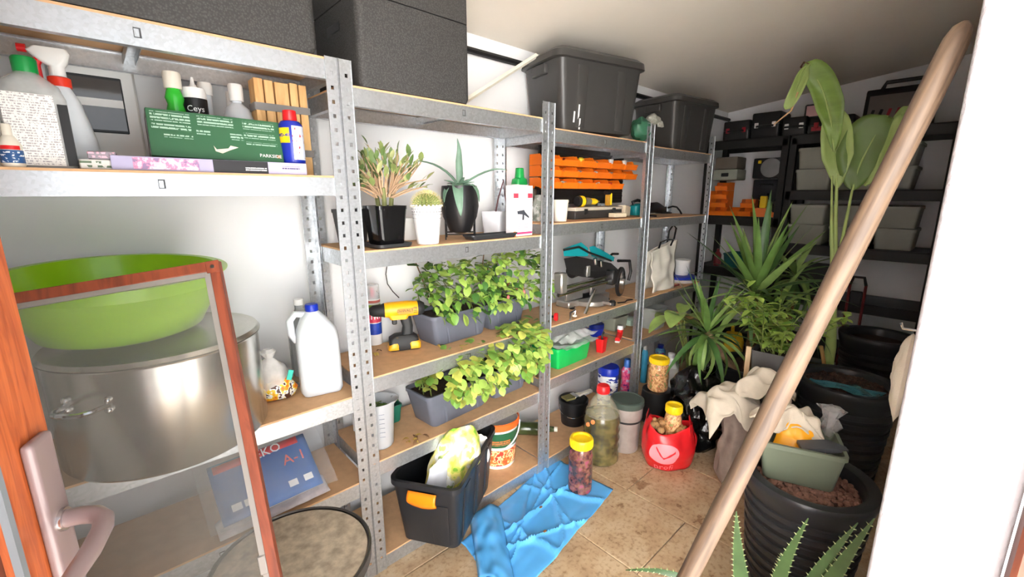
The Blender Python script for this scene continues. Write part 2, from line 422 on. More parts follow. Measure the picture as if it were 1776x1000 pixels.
def shelf_unit(x0, x1, depth, levels, label):
    u = thing('shelving_unit', label, 'shelving', (x0, 1.39, 0), group='galvanised shelving units along the left wall')
    w = x1-x0
    for px, py, sx, sy in ((0, 0, 1, 1), (w, 0, -1, 1), (0, depth, 1, -1), (w, depth, -1, -1)):
        o = bpy.data.objects.new('post', POST); COL.objects.link(o); o.parent = u; o.location = (px, py, 0); o.scale = (sx, sy, 1)
    bm_x = MB().box((w/2, .0, -BH/2-.006), (w-.006, .0016, BH)).box((w/2, .011, -BH-.005), (w-.006, .022, .0016)).box((w/2, .005, -.0115), (w-.006, .010, .0014)).mesh('front_beam', GALV, False)
    bm_y = MB().box((0, depth/2, -BH/2-.006), (.0016, depth-.008, BH)).box((.009, depth/2, -BH-.005), (.018, depth-.01, .0016)).mesh('side_beam', GALV, False)
    bd = MB().box((w/2, depth/2, -.003), (w-.008, depth-.006, .006)).mesh('board', BOARD, False)
    br = MB().box((w/2, depth/2, -.014), (.026, depth-.012, .0014)).box((w/2-.013, depth/2, -.026), (.0014, depth-.012, .024)).box((w/2+.013, depth/2, -.026), (.0014, depth-.012, .024)).mesh('cross_bar', GALV, False)
    sl = MB().box((w/2, -.001, -BH/2-.004), (.014, .001, .022), .0).mesh('slot', mat('dark slot', (70, 72, 74), .6), False)
    sl2 = MB().box((w/2-.0012, -.0017, -BH/2-.0045), (.009, .0008, .017)).mesh('tab', GALV, False)
    def put(me, name, loc, sc=None, par=u):
        o = bpy.data.objects.new(name, me); COL.objects.link(o); o.parent = par; o.location = loc
        if sc: o.scale = sc
        return o
    for z in levels:
        put(bd, 'board', (0, 0, z))
        f = put(bm_x, 'front_beam', (0, .0035, z)); put(sl, 'slot', (0, 0, 0), None, f); put(sl2, 'tab', (0, 0, 0), None, f)
        put(bm_x, 'back_beam', (0, depth-.0035, z), (1, -1, 1))
        put(bm_y, 'side_beam', (.0045, 0, z)); put(bm_y, 'side_beam', (w-.0045, 0, z), (-1, 1, 1))
        put(br, 'cross_bar', (0, 0, z))
    return u
L1 = [.06, .416, .75, 1.485, 1.822]; L2 = [.062, .467, .797, 1.245, 1.757]; L3 = [.062, .51, .787, 1.295, 1.722]; L4 = [.062, .52, .788, 1.285, 1.705]
SD = .325
shelf_unit(-.335, .585, SD, L1, 'galvanised steel shelving unit nearest the door, holding the steel pot')
shelf_unit(.589, 1.518, SD, L2, 'galvanised steel shelving unit holding the potted succulents and grey planters')
shelf_unit(1.522, 2.385, SD, L3, 'galvanised steel shelving unit holding the mitre saw and orange bins')
shelf_unit(2.389, 3.25, SD, L4, 'galvanised steel shelving unit farthest from the door, with the white bag')

# ---------------------------------------------------------------- black shelving on the back wall
def black_unit(y0, y1, levels, label):
    u = thing('black_shelving_unit', label, 'shelving', (3.95, y0, 0), group='black shelving units on the back wall')
    w = y1-y0; dp = .40
    for py in (.025, w-.025):
        for px in (.02, dp-.02): MB().box((px, py, .925), (.04, .05, 1.85), .004).o('post', BLACKM, u)
    for z in levels:
        MB().box((dp/2, w/2, z-.01), (dp-.01, w-.01, .02)).o('board', BLACKM, u)
        for px in (.008, dp-.008): MB().box((px, w/2, z-.04), (.016, w-.02, .07), .003).o('beam', BLACKM, u)
    return u
BL, BRt = [.25, .80, 1.245, 1.87], [.25, .655, 1.05, 1.46, 1.87]
black_unit(1.12, 1.765, BL, 'black metal shelving unit in the far corner holding orange bins')
black_unit(.17, 1.115, BRt, 'black metal shelving unit behind the banana plant holding grey boxes')
# ================================================================ on top of the shelving
FOAM = mat_foam('black foam', (60, 59, 58))
def foam_box(x0, x1, y0, y1, z, zlid, ztop, label):
    t = thing('foam_box', label, 'box', ((x0+x1)/2, (y0+y1)/2, z), group='black foam boxes on the shelves')
    w, dd = x1-x0, y1-y0
    MB().loft([rr(w*.97, dd*.97, .02, 0), rr(w, dd, .022, .015), rr(w, dd, .022, zlid-z-.003)]).o('body', FOAM, t)
    MB().loft([rr(w-.014, dd-.014, .02, zlid-z-.004), rr(w-.014, dd-.014, .02, zlid-z+.001)]).o('seam', BLACKP, t)
    MB().loft([rr(w, dd, .022, zlid-z+.001), rr(w, dd, .022, ztop-z-.012), rr(w*.97, dd*.97, .02, ztop-z)]).o('lid', FOAM, t)
    for s in (-1, 1): MB().box((s*(w/2-.002), 0, (zlid-z)*.75), (.008, dd*.3, .03), .003).o('grip', BLACKP, t)
    return t
b0 = onY(812, 178, 1.40); b1 = onY(622, 140, 1.40)
foam_box(b1.x, b0.x, 1.385, 1.74, 1.759, zat((b0.x, 1.39), 812, 45), 2.13, 'black foam box with lid beside the white stick on the shelf top')
b0 = onY(549, 82, 1.40)
foam_box(-.10, b0.x, 1.385, 1.74, 1.824, 2.0, 2.12, 'black foam box above the shelf of bottles, nearest the door')
# white stick leaning behind the boxes
p0, p1 = Vector((1.14, 1.60, 1.772)), onY(931, 96, 1.62)
tag(MB().tube([p0, p1], .011, 4).o('white_stick', mat('white painted wood', (226, 222, 208), .6), smooth=False), 'white wooden stick leaning up between the foam box and black tote', 'stick')
# black totes with lids
TOTE = mat('charcoal tote plastic', (58, 57, 56), .34, var=.05, vs=10)
def tote(loc, rz, w, dd, h, label):
    t = thing('storage_tote', label, 'tote', loc, rz, 'charcoal lidded totes on the shelf top')
    MB().loft([rr(w*.80, dd*.80, .03, 0), rr(w*.82, dd*.82, .035, .01), rr(w*.93, dd*.93, .04, h*.86), rr(w*.95, dd*.95, .045, h*.88)]).o('body', TOTE, t)
    for sx in (-.22, .22):
        for sy in (-1, 1): MB().loft([rr(.055, .012, .005, h*.04, 2, sx*w, sy*dd*.405), rr(.065, .014, .006, h*.8, 2, sx*w, sy*dd*.456)]).o('rib', TOTE, t)
    for s in (-1, 1): MB().box((s*w*.47, 0, h*.78), (.03, dd*.34, .05), .006).o('grip', TOTE, t)
    MB().loft([rr(w*.99, dd*.99, .05, h*.86), rr(w*1.02, dd*1.02, .055, h*.87), rr(w, dd, .05, h*.95), rr(w*.9, dd*.88, .045, h)]).o('lid', TOTE, t)
    return t
q = thing
t1 = tote((1.945, 1.545, 1.735), radians(-13), .57, .35, .365, 'charcoal tote with lid and white scuffs, on the saw shelf unit')
for k, (dx, dz, ln_) in enumerate(((-.165, .06, .05), (-.14, .075, .085), (-.13, .03, .05))):
    MB().box((dx, -.143-.001*k-dz*.1, dz), (.008, .002, ln_), rot=(radians(6), 0, radians(4))).o('scuff', WINK, t1)
MB().box((-.04, -.1405, .02), (.13, .002, .012), rot=(0, radians(4), 0)).o('scuff', WINK, t1)
tote((2.97, 1.555, 1.709), radians(-8), .50, .36, .335, 'charcoal tote with lid at the far end of the shelf top')
# green and grey bundle hanging over the post top
g = thing('work_gloves', 'green and grey work gloves draped over the post between the totes', 'gloves', (2.385, 1.42, 1.735), 0)
for nm, c, r_, sc, m in (('glove', (-.03, .02, .06), .065, (1, .8, 1), mat('green rubber', (54, 104, 78), .5, var=.2)), ('glove', (.03, -.02, .115), .045, (1.1, .8, .7), mat('grey knit', (150, 150, 140), .9, var=.3, vs=60, bump=.6, bs=200))):
    b = MB().ball((0, 0, 0), r_, 18, 12, sc).warp(lambda v: v*(1+.35*fbm(v, 28, 2))); b.o(nm, m, g, loc=c)
for k in range(4): MB().tube([(.03+.012*k, -.03, .12), (.045+.014*k, -.045, .10), (.05+.014*k, -.05, .075)], .008, 6).o('finger', mat('grey knit', (150, 150, 140), .9), g)

# ================================================================ unit 1, shelf with the bottles (z 1.485)
ZB = 1.4855
# square clear bottle with green cap
bx, w = onY(60, 200, 1.46).x, onY(124, 280, 1.46).x-onY(-5, 280, 1.46).x
t = thing('clear_bottle', 'large clear square bottle with green cap and white label', 'bottle', (bx, 1.475, ZB), .05)
W = w*.95; zt = zat((bx, 1.45), 55, 97)-ZB
zs = zt-.075
MB().loft([rr(W*.95, .09, .02, 0), rr(W, .095, .025, .008), rr(W, .095, .025, zs-.01), rr(W*.86, .085, .03, zs+.018), rr(W*.45, .05, .024, zs+.038), rr(.036, .036, .017, zs+.044), rr(.034, .034, .016, zt-.03)]).o('body', mat_film('clear bottle plastic', (222, 226, 226), .42, .08), t)
MB().lathe([(.019, zt-.034), (.020, zt-.03), (.0205, zt-.004), (.018, zt)], 20).o('cap', GREEN, t)
MB().box((-W*.07, -.0483, zs*.5), (W*.74, .001, zs*.93)).o('label', mat_print('white label small print', (232, 230, 226), (168, 164, 166), 190, .5, cols=420), t, label='white label with small grey print')
MB().box((W*.41, -.0481, zs*.45), (W*.15, .001, zs*.82)).o('label', INK, t, label='black label strip')
# white bottle at the very left
c, r = fitc(-60, 18, 200, 1.56)
t = thing('white_bottle', 'white plastic bottle at the left edge behind the clear bottle', 'bottle', (c, 1.58, ZB))
MB().lathe([(r*.95, 0), (r, .01), (r, .19), (r*.6, .22), (.015, .235), (.015, .255)], 24).o('body', WHITEP, t)
MB().lathe([(.018, .25), (.018, .275), (.015, .278)], 18).o('cap', WHITEP, t)
# little bottle with blue label
c, r = fitc(-2, 42, 270, 1.412)
t = thing('small_bottle', 'small cream bottle with blue and red label at the left shelf edge', 'bottle', (c, 1.418, ZB))
MB().lathe([(r*.9, 0), (r, .004), (r, .045), (r*.6, .06), (r*.42, .064), (r*.42, .085), (r*.35, .087)], 20).o('body', CREAM, t)
MB().lathe([(r*1.02, .008), (r*1.02, .034)], 20, cap=False, a0=pi*.95, a1=pi*2.05).o('label', mat_print('blue label', (38, 84, 140), (225, 232, 240), 160, .45), t, label='blue label')
MB().lathe([(r*1.02, .035), (r*1.02, .043)], 20, cap=False, a0=pi*1.1, a1=pi*1.8).o('label', RED, t, label='red strip')
# spray bottle
c0 = onY(125, 250, 1.56)
t = thing('spray_bottle', 'white spray bottle with red trigger and orange-red collar', 'spray bottle', (c0.x, 1.57, ZB), face(c0)-.1)
zt = zat((c0.x, 1.57), 95, 85)-ZB
zn = zt-.085
MB().loft([rr(.10, .075, .02, 0), rr(.105, .08, .022, .01), rr(.095, .075, .022, zn*.4), rr(.06, .055, .02, zn*.85), rr(.034, .034, .016, zn), rr(.032, .032, .0155, zn+.012)]).o('body', MILKY, t)
MB().lathe([(.021, zn+.0), (.021, zn+.02), (.018, zn+.022)], 20).o('collar', mat('orange red plastic', (236, 60, 36), .4), t)
MB().loft([rr(.03, .03, .014, zn+.02), rr(.028, .03, .013, zn+.045), rr(.05, .03, .012, zn+.055, cx=-.004), rr(.075, .026, .01, zn+.075, cx=-.01), rr(.06, .022, .01, zn+.085, cx=-.006)]).o('spray_head', WHITEP, t)
MB().tube([(-.045, 0, zn+.078), (-.06, 0, zn+.078)], .009, 10).o('nozzle', RED, t)
MB().tube([(-.026, 0, zn+.065), (-.034, 0, zn+.045), (-.033, 0, zn+.02), (-.03, 0, zn-.005)], [.008, .0075, .007, .005], 8).o('trigger', RED, t)
# distribution box on the wall
f0, f1 = onY(112, 130, YW), onY(240, 258, YW)
xa, xb = onY(108, 190, YW).x, onY(232, 190, YW).x
t = thing('fuse_box', 'white wall-mounted fuse box with smoky window', 'fuse box', ((xa+xb)/2, YW, 1.66))
W = (xb-xa)*1.15; H = .30
MB().box((0, -.012, -.02), (W, .024, H), .006).o('housing', WHITEP, t)
MB().box((-.012, -.025, .015), (W*.78, .004, H*.50), .002).o('window_frame', BLACKP, t)
MB().box((-.012, -.0275, .015), (W*.74, .003, H*.45)).o('window', mat('smoked glass', (90, 86, 84), .08, var=.1, coat=.5), t)
MB().box((-.012, -.0295, .02), (W*.74, .001, H*.07)).o('breaker_strip', WHITEP, t)
MB().lathe([(.012, 0), (.012, .004)], 16).o('latch', WHITEP, t, loc=(-.02, -.026, -.095), rot=(pi/2, 0, 0))
# packets
def slab(name, label, cat, c, d_, m, rz=0., bev=.002, group=None):
    o = MB().box((0, 0, d_[2]/2), d_, bev).o(name, m, loc=c, rot=(0, 0, rz)); return tag(o, label, cat, group)
c0 = onY(168, 280, 1.425)
slab('packet', 'small flat packet with grey print, lower of the two by the spray bottle', 'packet', (c0.x, 1.43, ZB), (.062, .04, .022), mat_print('packet grey print', (214, 212, 206), (90, 110, 84), 110, .5), .1)
slab('packet', 'small flat packet with pink print, upper of the two by the spray bottle', 'packet', (c0.x+.012, 1.432, ZB+.0225), (.05, .036, .018), mat_print('packet pink print', (150, 140, 150), (236, 180, 196), 120, .5), -.08)
# long low box with pink flower print
xa, xb = onY(192, 280, 1.405).x, onY(532, 292, 1.405).x
t = thing('long_box', 'long low lilac and black box with pink flower picture', 'box', ((xa+xb)/2, 1.425, ZB), 0)
W = xb-xa
MB().box((0, 0, .0165), (W, .04, .033), .001).o('carton', mat('lilac card', (178, 172, 204), .5), t)
MB().box((W*.11, -.0206, .0165), (W*.30, .0008, .032)).o('print', mat('black card', (34, 32, 36), .45), t, label='black printed panel')
MB().box((-W*.26, -.0206, .017), (W*.30, .0008, .026), .0).o('print', mat_blotch('pink flowers', [(150, 120, 160), (232, 140, 176), (244, 190, 210), (250, 230, 236)], 70), t, label='pink flower picture')
MB().box((W*.40, -.0206, .019), (W*.11, .0008, .008)).o('print', mat_print('violet small print', (178, 172, 204), (70, 60, 100), 110, .62, cols=420), t)
MB().box((W*.19, -.0212, .012), (W*.12, .0008, .010)).o('print', mat_print('white small print', (34, 32, 36), (230, 230, 232), 190, .60, cols=420), t)
# green box lying tilted on the long box
xa, xb = onY(262, 250, 1.42).x, onY(494, 262, 1.42).x
t = thing('green_box', 'long dark green printed carton resting tilted on the lilac box', 'box', ((xa+xb)/2, 1.44, ZB+.036), 0, rot=(radians(-14), radians(1.2), radians(-2)))
W = xb-xa; Hh = zat(((xa+xb)/2, 1.44), 380, 195)-ZB-.036
GCARD = mat('dark green card', (48, 98, 66), .45, var=.04)
MB().box((0, .035, Hh/2), (W, .07, Hh), .001).o('carton', GCARD, t)
pr = mat_print('green card small print', (48, 98, 66), (164, 196, 178), 120, .60, cols=260)
for cx, cz, w2, h2 in ((-.34, .84, .27, .2), (-.34, .62, .27, .13), (-.30, .44, .2, .07), (-.02, .84, .27, .2), (-.12, .58, .1, .1), (.13, .54, .1, .14), (.32, .84, .26, .18), (.32, .60, .26, .12), (.33, .42, .26, .06)):
    MB().box((cx*W, -.0006, cz*Hh), (w2*W, .0008, h2*Hh)).o('print', pr, t)
MB().prism([(-.05*W, .18*Hh), (.0, .14*Hh), (.06*W, .22*Hh), (.13*W, .30*Hh), (.07*W, .33*Hh), (.05*W, .26*Hh), (-.04*W, .22*Hh), (-.06*W, .3*Hh)], -.0012, 0).o('torn_patch', mat('torn card', (226, 214, 198), .9), t, label='torn pale paper patch')
text('PARKSIDE', .013, WINK, t, (W*.39, -.0008, .15*Hh))
MB().box((W*.46, -.0006, .15*Hh), (.008, .0008, .008)).o('logo', mat('orange ink', (236, 120, 60), .5), t)
MB().box((-W/2-.0006, .035, Hh/2), (.0008, .066, Hh*.96)).o('end_print', mat_blotch('grey card end', [(70, 74, 72), (110, 112, 108), (150, 146, 140)], 30), t, label='grey printed end')
# green and yellow bottle behind
c, r = fitc(282, 322, 160, 1.55)
zt = zat((c, 1.55), 298, 124)-ZB
t = thing('green_bottle', 'green ribbed bottle with white cap and yellow base ring', 'bottle', (c, 1.56, ZB))
pr_ = [(r*.98, 0), (r*1.0, .005), (r*1.0, zt*.42)]
MB().lathe(pr_, 22).o('base', YELLOWL, t)
MB().lathe([(r*.9, zt*.42)]+[(r*(.86 if k % 2 else .70), zt*(.45+.06*k)) for k in range(7)]+[(r*.5, zt*.86)], 22).o('body', mat('bright green plastic', (58, 190, 58), .25, var=.04), t)
MB().lathe([(r*.8, zt*.84), (r*.82, zt*.98), (r*.75, zt)], 22).o('cap', CREAM, t)
# white can with black band
c, r = fitc(316, 360, 170, 1.57)
zt = zat((c, 1.57), 330, 152)-ZB
t = thing('glue_can', 'white glue can with black band and pointed nozzle', 'can', (c, 1.58, ZB), face((c, 1.58)))
MB().lathe([(r*.97, 0), (r, .004), (r, zt-.012), (r*.9, zt)], 26).o('body', WHITEP, t)
MB().lathe([(r*1.012, zt*.64), (r*1.012, zt*.88)], 26, cap=False).o('band', INK, t, label='black printed band')
text('Ceys', .022, WINK, t, (0, 0, zt*.755), wrap=r*1.02)
MB().lathe([(r*.45, zt), (r*.2, zt+.012), (.003, zt+.03)], 16).o('nozzle', WHITEP, t)
# tall thin bottle with white cap
c, r = fitc(346, 370, 170, 1.65)
zt = zat((c, 1.65), 357, 143)-ZB
t = thing('thin_bottle', 'thin translucent bottle with round white cap behind the green carton', 'bottle', (c, 1.66, ZB))
MB().lathe([(r*.85, 0), (r*.85, zt-.035), (r*.6, zt-.03)], 20).o('body', MILKY, t)
MB().lathe([(r*1.1, zt-.035), (r*1.15, zt-.01), (r*1.0, zt)], 20).o('cap', WHITEP, t)
# clear wide bottle and its small neighbour
c, r = fitc(396, 450, 190, 1.60)
zt = zat((c, 1.60), 420, 147)-ZB
t = thing('wide_bottle', 'wide clear bottle of white liquid with square white cap', 'bottle', (c-.015, 1.61, ZB))
MB().lathe([(r*.96, 0), (r, .006), (r, zt*.62), (r*.75, zt*.74), (r*.3, zt*.8), (r*.3, zt*.86)], 26).o('body', MILKY, t)
MB().lathe([(r*1.012, zt*.1), (r*1.012, zt*.52)], 26, cap=False).o('label', WHITEP, t)
MB().lathe([(r*.46, zt*.82), (r*.48, zt*.98), (r*.42, zt)], 22).o('cap', WHITEP, t)
c, r = fitc(392, 412, 190, 1.70)
zt = zat((c, 1.70), 402, 160)-ZB
t = thing('small_white_bottle', 'small white-capped bottle just behind the wide clear bottle', 'bottle', (c, 1.70, ZB))
MB().lathe([(r, 0), (r, zt*.7), (r*.7, zt*.8)], 18).o('body', MILKY, t)
MB().lathe([(r*.8, zt*.78), (r*.8, zt)], 18).o('cap', WHITEP, t)
# bundle of wooden slats
PINE = mat_wood('pine wood', (206, 156, 96), (232, 188, 128), 5, (1, 1, .12), .55, .05)
xa, xb = onY(447, 220, 1.575).x, onY(538, 220, 1.575).x
zt = zat(((xa+xb)/2, 1.575), 490, 142)-ZB
t = thing('slat_bundle', 'bundle of upright pine slats held by two grey bands', 'wood bundle', ((xa+xb)/2, 1.60, ZB))
W = xb-xa; ws = [.17, .17, .27, .16, .16]; x = -W/2
for k, s in enumerate(ws):
    MB().box((x+s*W/2+.002*k, 0, zt/2), (s*W*.93, .06, zt-.004*(k % 3)), .001).o('slat', PINE, t); x += s*W
for z in (zt*.72, zt*.26): MB().loft([rr(W*1.04, .064, .004, z-.011), rr(W*1.04, .064, .004, z+.011)]).o('band', mat('grey strap', (128, 124, 122), .6), t, label='grey band')
# blue lubricant spray can
c, r = fitc(486, 528, 240, 1.445)
zt = zat((c, 1.445), 500, 191)-ZB
t = thing('spray_can', 'blue and yellow spray can with red cap', 'spray can', (c, 1.452, ZB+.034), face((c, 1.45)))
zt -= .034
MB().lathe([(r*.95, 0), (r, .004), (r, zt*.72), (r*.8, zt*.79), (r*.5, zt*.81)], 26).o('body', mat('blue can print', (24, 44, 160), .3), t)
MB().lathe([(r*1.01, .01), (r*1.01, zt*.70)], 14, cap=False, a0=pi*1.52, a1=pi*1.98).o('label', mat_print('white blue print', (206, 214, 232), (190, 60, 60), 60, .35), t, label='pale printed side')
MB().lathe([(r*1.015, zt*.38), (r*1.015, zt*.66)], 12, cap=False, a0=pi*1.08, a1=pi*1.45).o('label', YELLOWL, t, label='yellow shield')
wd = text('WD-40', .0125, mat('blue ink', (20, 40, 150), .4), t, (0, 0, zt*.52), wrap=r*1.025, bold=.02); wd.rotation_euler = (0, 0, -.74)
MB().lathe([(r*.55, zt*.80), (r*.6, zt*.82), (r*.56, zt*.99), (r*.5, zt)], 22).o('cap', RED, t)

# ================================================================ unit 1, shelf with the pot (z .75)
ZP = .7515
pc = (.075, 1.515)
t = thing('stock_pot', 'large stainless steel stock pot with lid under the lime basin', 'pot', (pc[0], pc[1], ZP))
PR, PHT = .236, .285
MB().lathe([(PR*.97, 0), (PR, .01), (PR, PHT-.006), (PR*1.02, PHT-.004), (PR*1.025, PHT), (PR*.985, PHT), (PR*.98, PHT-.01), (PR*.98, .02)], 64).o('body', STEEL, t)
def loop(a, z):
    pts = []
    for k in range(9):
        b = -1+2*k/8; rad = PR+.001+.05*(1-b**4); ang = a+b*.20
        pts.append((rad*cos(ang), rad*sin(ang), z))
    h_ = MB().tube(pts, .006, 8).o('handle', CHROME, t)
    for b in (-1, 1):
        for dz in (-.012, .012): MB().ball((0, 0, 0), .008, 10, 6).o('rivet', CHROME, h_, loc=((PR+.003)*cos(a+b*.20), (PR+.003)*sin(a+b*.20), z+dz))
loop(radians(228), PHT*.72); loop(radians(48), PHT*.80)
ld = MB().lathe([(PR*1.01, PHT-.002), (PR*1.03, PHT+.004), (PR*1.0, PHT+.014), (PR*.95, PHT+.010), (PR*.55, PHT+.026), (.0001, PHT+.032)], 64).o('lid', STEEL, t)
MB().tube([(-.03, 0, PHT+.03), (-.03, 0, PHT+.05), (.03, 0, PHT+.05), (.03, 0, PHT+.03)], .006, 8).o('lid_handle', CHROME, ld)
# lime basin
LIME = mat('lime green plastic', (166, 220, 24), .28, var=.03, coat=.15)
t = thing('basin', 'lime green plastic washing basin on the steel pot', 'basin', (.012, 1.522, 1.082), 0, rot=(radians(4.0), radians(0.5), 0))
BR = .230; bh = .155
MB().lathe([(.0001, 0), (BR*.66, 0), (BR*.74, .008), (BR*.86, bh*.4), (BR*.93, bh*.78), (BR*.94, bh*.80), (BR*.985, bh*.80), (BR*.99, bh*.97), (BR*1.05, bh*.985), (BR*1.05, bh), (BR*.965, bh), (BR*.92, bh*.8), (BR*.84, bh*.4), (BR*.70, .012), (.0001, .006)], 64).o('bowl', LIME, t, ang=50)
# water jug
p = onZ(567, 682, ZP)
t = thing('water_jug', 'white plastic water jug with blue cap and handle', 'jug', (p.x, p.y+.045, ZP), face(p)+.12)
zt = zat((p.x, p.y+.045), 566, 524)-ZP
W = .135
MB().loft([rr(W*.9, .09, .02, 0), rr(W, .10, .026, .012), rr(W, .10, .026, zt*.60), rr(W*.92, .094, .03, zt*.72), rr(W*.62, .075, .03, zt*.84, cx=-.006), rr(.045, .045, .02, zt*.91, cx=-.008), rr(.034, .034, .016, zt*.93, cx=-.008)]).o('body', MILKY, t)
MB().tube([(-.025, .01, zt*.88), (-.06, .01, zt*.9), (-.078, .01, zt*.83), (-.076, .01, zt*.68), (-.062, .01, zt*.60)], .012, 10).o('handle', MILKY, t)
MB().lathe([(.021, zt*.925), (.0215, zt*.985), (.019, zt)], 24, c=(-.008, 0, 0)).o('cap', BLUE, t)
p2 = onY(533, 640, 1.60)
t = thing('clear_jug', 'clear plastic bottle hidden half behind the water jug', 'bottle', (p2.x, 1.62, ZP), 0)
MB().loft([rr(.08, .08, .03, 0), rr(.085, .085, .03, .02), rr(.085, .085, .03, .2), rr(.05, .05, .02, .26), rr(.03, .03, .014, .28), rr(.028, .028, .013, .30)]).o('body', CLEARP, t)
MB().lathe([(.016, .295), (.016, .315)], 18).o('cap', WHITEP, t)
# snack bag knotted
p = onZ(498, 690, ZP)
t = thing('food_bag', 'knotted clear bag over an orange and yellow food packet', 'bag', (p.x-.022, p.y+.03, ZP), face(p))
b = MB().lathe([(.01, .0), (.05, .004), (.056, .03), (.05, .055), (.04, .07)], 24, sx=1.1, sy=.7).warp(lambda v: Vector((v.x*(1+.25*fbm(v, 30, 1)), v.y*(1+.25*fbm(v, 30, 2)), v.z)))
b.o('packet', mat_blotch('orange food print', [(236, 120, 30), (244, 168, 40), (250, 214, 60), (250, 250, 245), (90, 50, 30)], 40), t, label='orange yellow printed packet')
b = MB().lathe([(.052, .04), (.056, .075), (.045, .11), (.02, .135), (.012, .145), (.022, .165), (.012, .175)], 26, sx=1.0, sy=.7, cap=False).warp(lambda v: Vector((v.x*(1+.5*fbm(v, 34, 3))-.012, v.y*(1+.5*fbm(v, 34, 4)), v.z)))
b.o('bag_film', mat_film('milky film', (236, 234, 230), .62, .25), t)
MB().box((.045, -.035, .085), (.016, .003, .035), .001, rot=(0, .3, 0)).o('tag', mat('teal paper', (40, 190, 170), .5), t)

# unit 1 lower shelf: plastic pack of filters
ZK = L1[1]+.0015
xa, xb = onZ(375, 905, ZK), onZ(562, 850, ZK)
t = thing('plastic_pack', 'clear plastic pack with blue and red printed card on the lower shelf', 'pack', ((xa.x+xb.x)/2, 1.425, ZK+.025), 0, rot=(radians(-52), 0, radians(2)))
W = (xb.x-xa.x)*1.12; Hh = .215
b = MB().grid(lambda u, v: Vector(((u-.5)*W*.86, -.022-.010*sin(pi*u)*sin(pi*v)+.003*fbm((u*3, v*3, 0), 2, 5), v*Hh*.92)), 14, 10)
b.o('printed_card', mat('blue card', (62, 108, 176), .35, var=.3, vs=7), t, sol=.004, label='blue printed card')
MB().grid(lambda u, v: Vector((W*(-.40+.74*u), -.040-.002*sin(pi*u), Hh*(.74+.12*v+.03*u))), 10, 2).o('red_strip', RED, t, sol=.001)
text('EKO', .042, WINK, t, (W*.06, -.0440, Hh*.80), rot=(pi/2, radians(-3), 0))
text('A-1', .05, mat('coral ink', (236, 110, 100), .5), t, (W*.26, -.0410, Hh*.55), rot=(pi/2, 0, 0))
for cx in (-.3, -.2, .18, .32): MB().box((cx*W, -.0345, Hh*.18), (W*.08, .0008, Hh*.10)).o('pictogram', WINK, t)
b = MB().grid(lambda u, v: Vector(((u-.5)*W*1.08, -.052-.010*sin(pi*u)*sin(pi*v)+.010*fbm((u*5, v*4, 1), 2, 8), -.02+v*Hh*1.1+.012*fbm((u*4, 0, 0), 2, 3))), 26, 20)
b.o('bag_film', mat_film('pack film', (235, 238, 240), .16), t)
MB().grid(lambda u, v: Vector(((u-.5)*W*.95, .02*v-.01+.006*fbm((u*6, v, 2), 2, 4), -.03+.06*v*(1+.3*sin(u*9)))), 18, 4).o('bag_seam', mat_film('silver film', (226, 214, 214), .75, .2), t, sol=.002)
MB().box((0, .0, Hh*.45), (W*.8, .03, Hh*.85), .012).o('contents', mat('white paper pad', (216, 212, 208), .8), t)
# round table top / tub lid
cc = (.255, 1.15)
t = thing('round_stool', 'round weathered grey-brown stool top with dark metal rim', 'stool', (cc[0], cc[1], 0))
STONE = mat_blotch('weathered worn surface', [(150, 134, 112), (160, 144, 122), (170, 154, 132), (178, 164, 144)], 26, .8)
ST2 = mat('worn beige top', (176, 160, 138), .85, var=.30, vs=34, bump=.3, bs=140)
MB().lathe([(.0001, .455), (.192, .455), (.195, .45), (.195, .44), (.0001, .438)], 64).o('seat', ST2, t)
MB().lathe([(.194, .425), (.202, .425), (.204, .458), (.199, .462), (.195, .458)], 64, cap=False).o('rim', mat('dark steel rim', (96, 92, 88), .35, metal=.8), t)
for k in range(4):
    a = pi/4+pi/2*k; MB().tube([(.15*cos(a), .15*sin(a), .44), (.19*cos(a), .19*sin(a), .0)], .011, 10).o('leg', BLACKM, t)
MB().tube([(.172*cos(2*pi*k/24), .172*sin(2*pi*k/24), .16) for k in range(25)], .006, 6).o('ring', BLACKM, t)

# ================================================================ leaning insect screen
br_ = onZ(515, 1135, .466); tr = onD(381, 452, 1.15)
_s = tr-br_; _d = ray(36, 508); tl = _d*((tr-Vector((0, 0, EYE))).dot(_s)/_d.dot(_s))+Vector((0, 0, EYE))
ex_ = (tr-tl).normalized(); ez = -_s.normalized()
br_ = tr+ez*((tr.z-.5*ex_.z-.004)/-ez.z)   # the frame's far lower corner stands on the floor
t = thing('insect_screen', 'brown framed insect screen leaning against the basin and pot', 'screen', br_, 0)
yv = -ez; xv = ex_; nv = xv.cross(yv).normalized(); xv = yv.cross(nv).normalized()
M3 = Matrix((xv, nv*-1, yv)).transposed()
if M3.determinant() < 0: M3 = Matrix((xv, nv, yv)).transposed()
t.rotation_euler = M3.to_euler()
HS = (tr-br_).length; WS = .50
FRM = mat_wood('mahogany foil', (104, 46, 28), (140, 68, 42), 5, (1, 1, .15), .4, .03)
GREYA = mat('grey aluminium', (150, 144, 138), .4, metal=.3)
MB().box((-.010, 0, HS/2), (.020, .018, HS), .001).o('frame_bar', FRM, t)
MB().box((-WS+.010, 0, HS/2), (.020, .018, HS), .001).o('frame_bar', FRM, t)
for z in (.010, HS-.010): MB().box((-WS/2, 0, z), (WS-.04, .018, .022), .001).o('frame_bar', FRM, t)
for s in (0, 1):
    MB().box((-.026 if s == 0 else -WS+.026, 0, HS/2), (.012, .012, HS-.04)).o('spline', GREYA, t)
for z in (.026, HS-.026): MB().box((-WS/2, 0, z), (WS-.06, .012, .010)).o('spline', GREYA, t)
MB().box((-.012, -.010, HS-.012), (.026, .003, .026), .001).o('corner_piece', FRM, t)
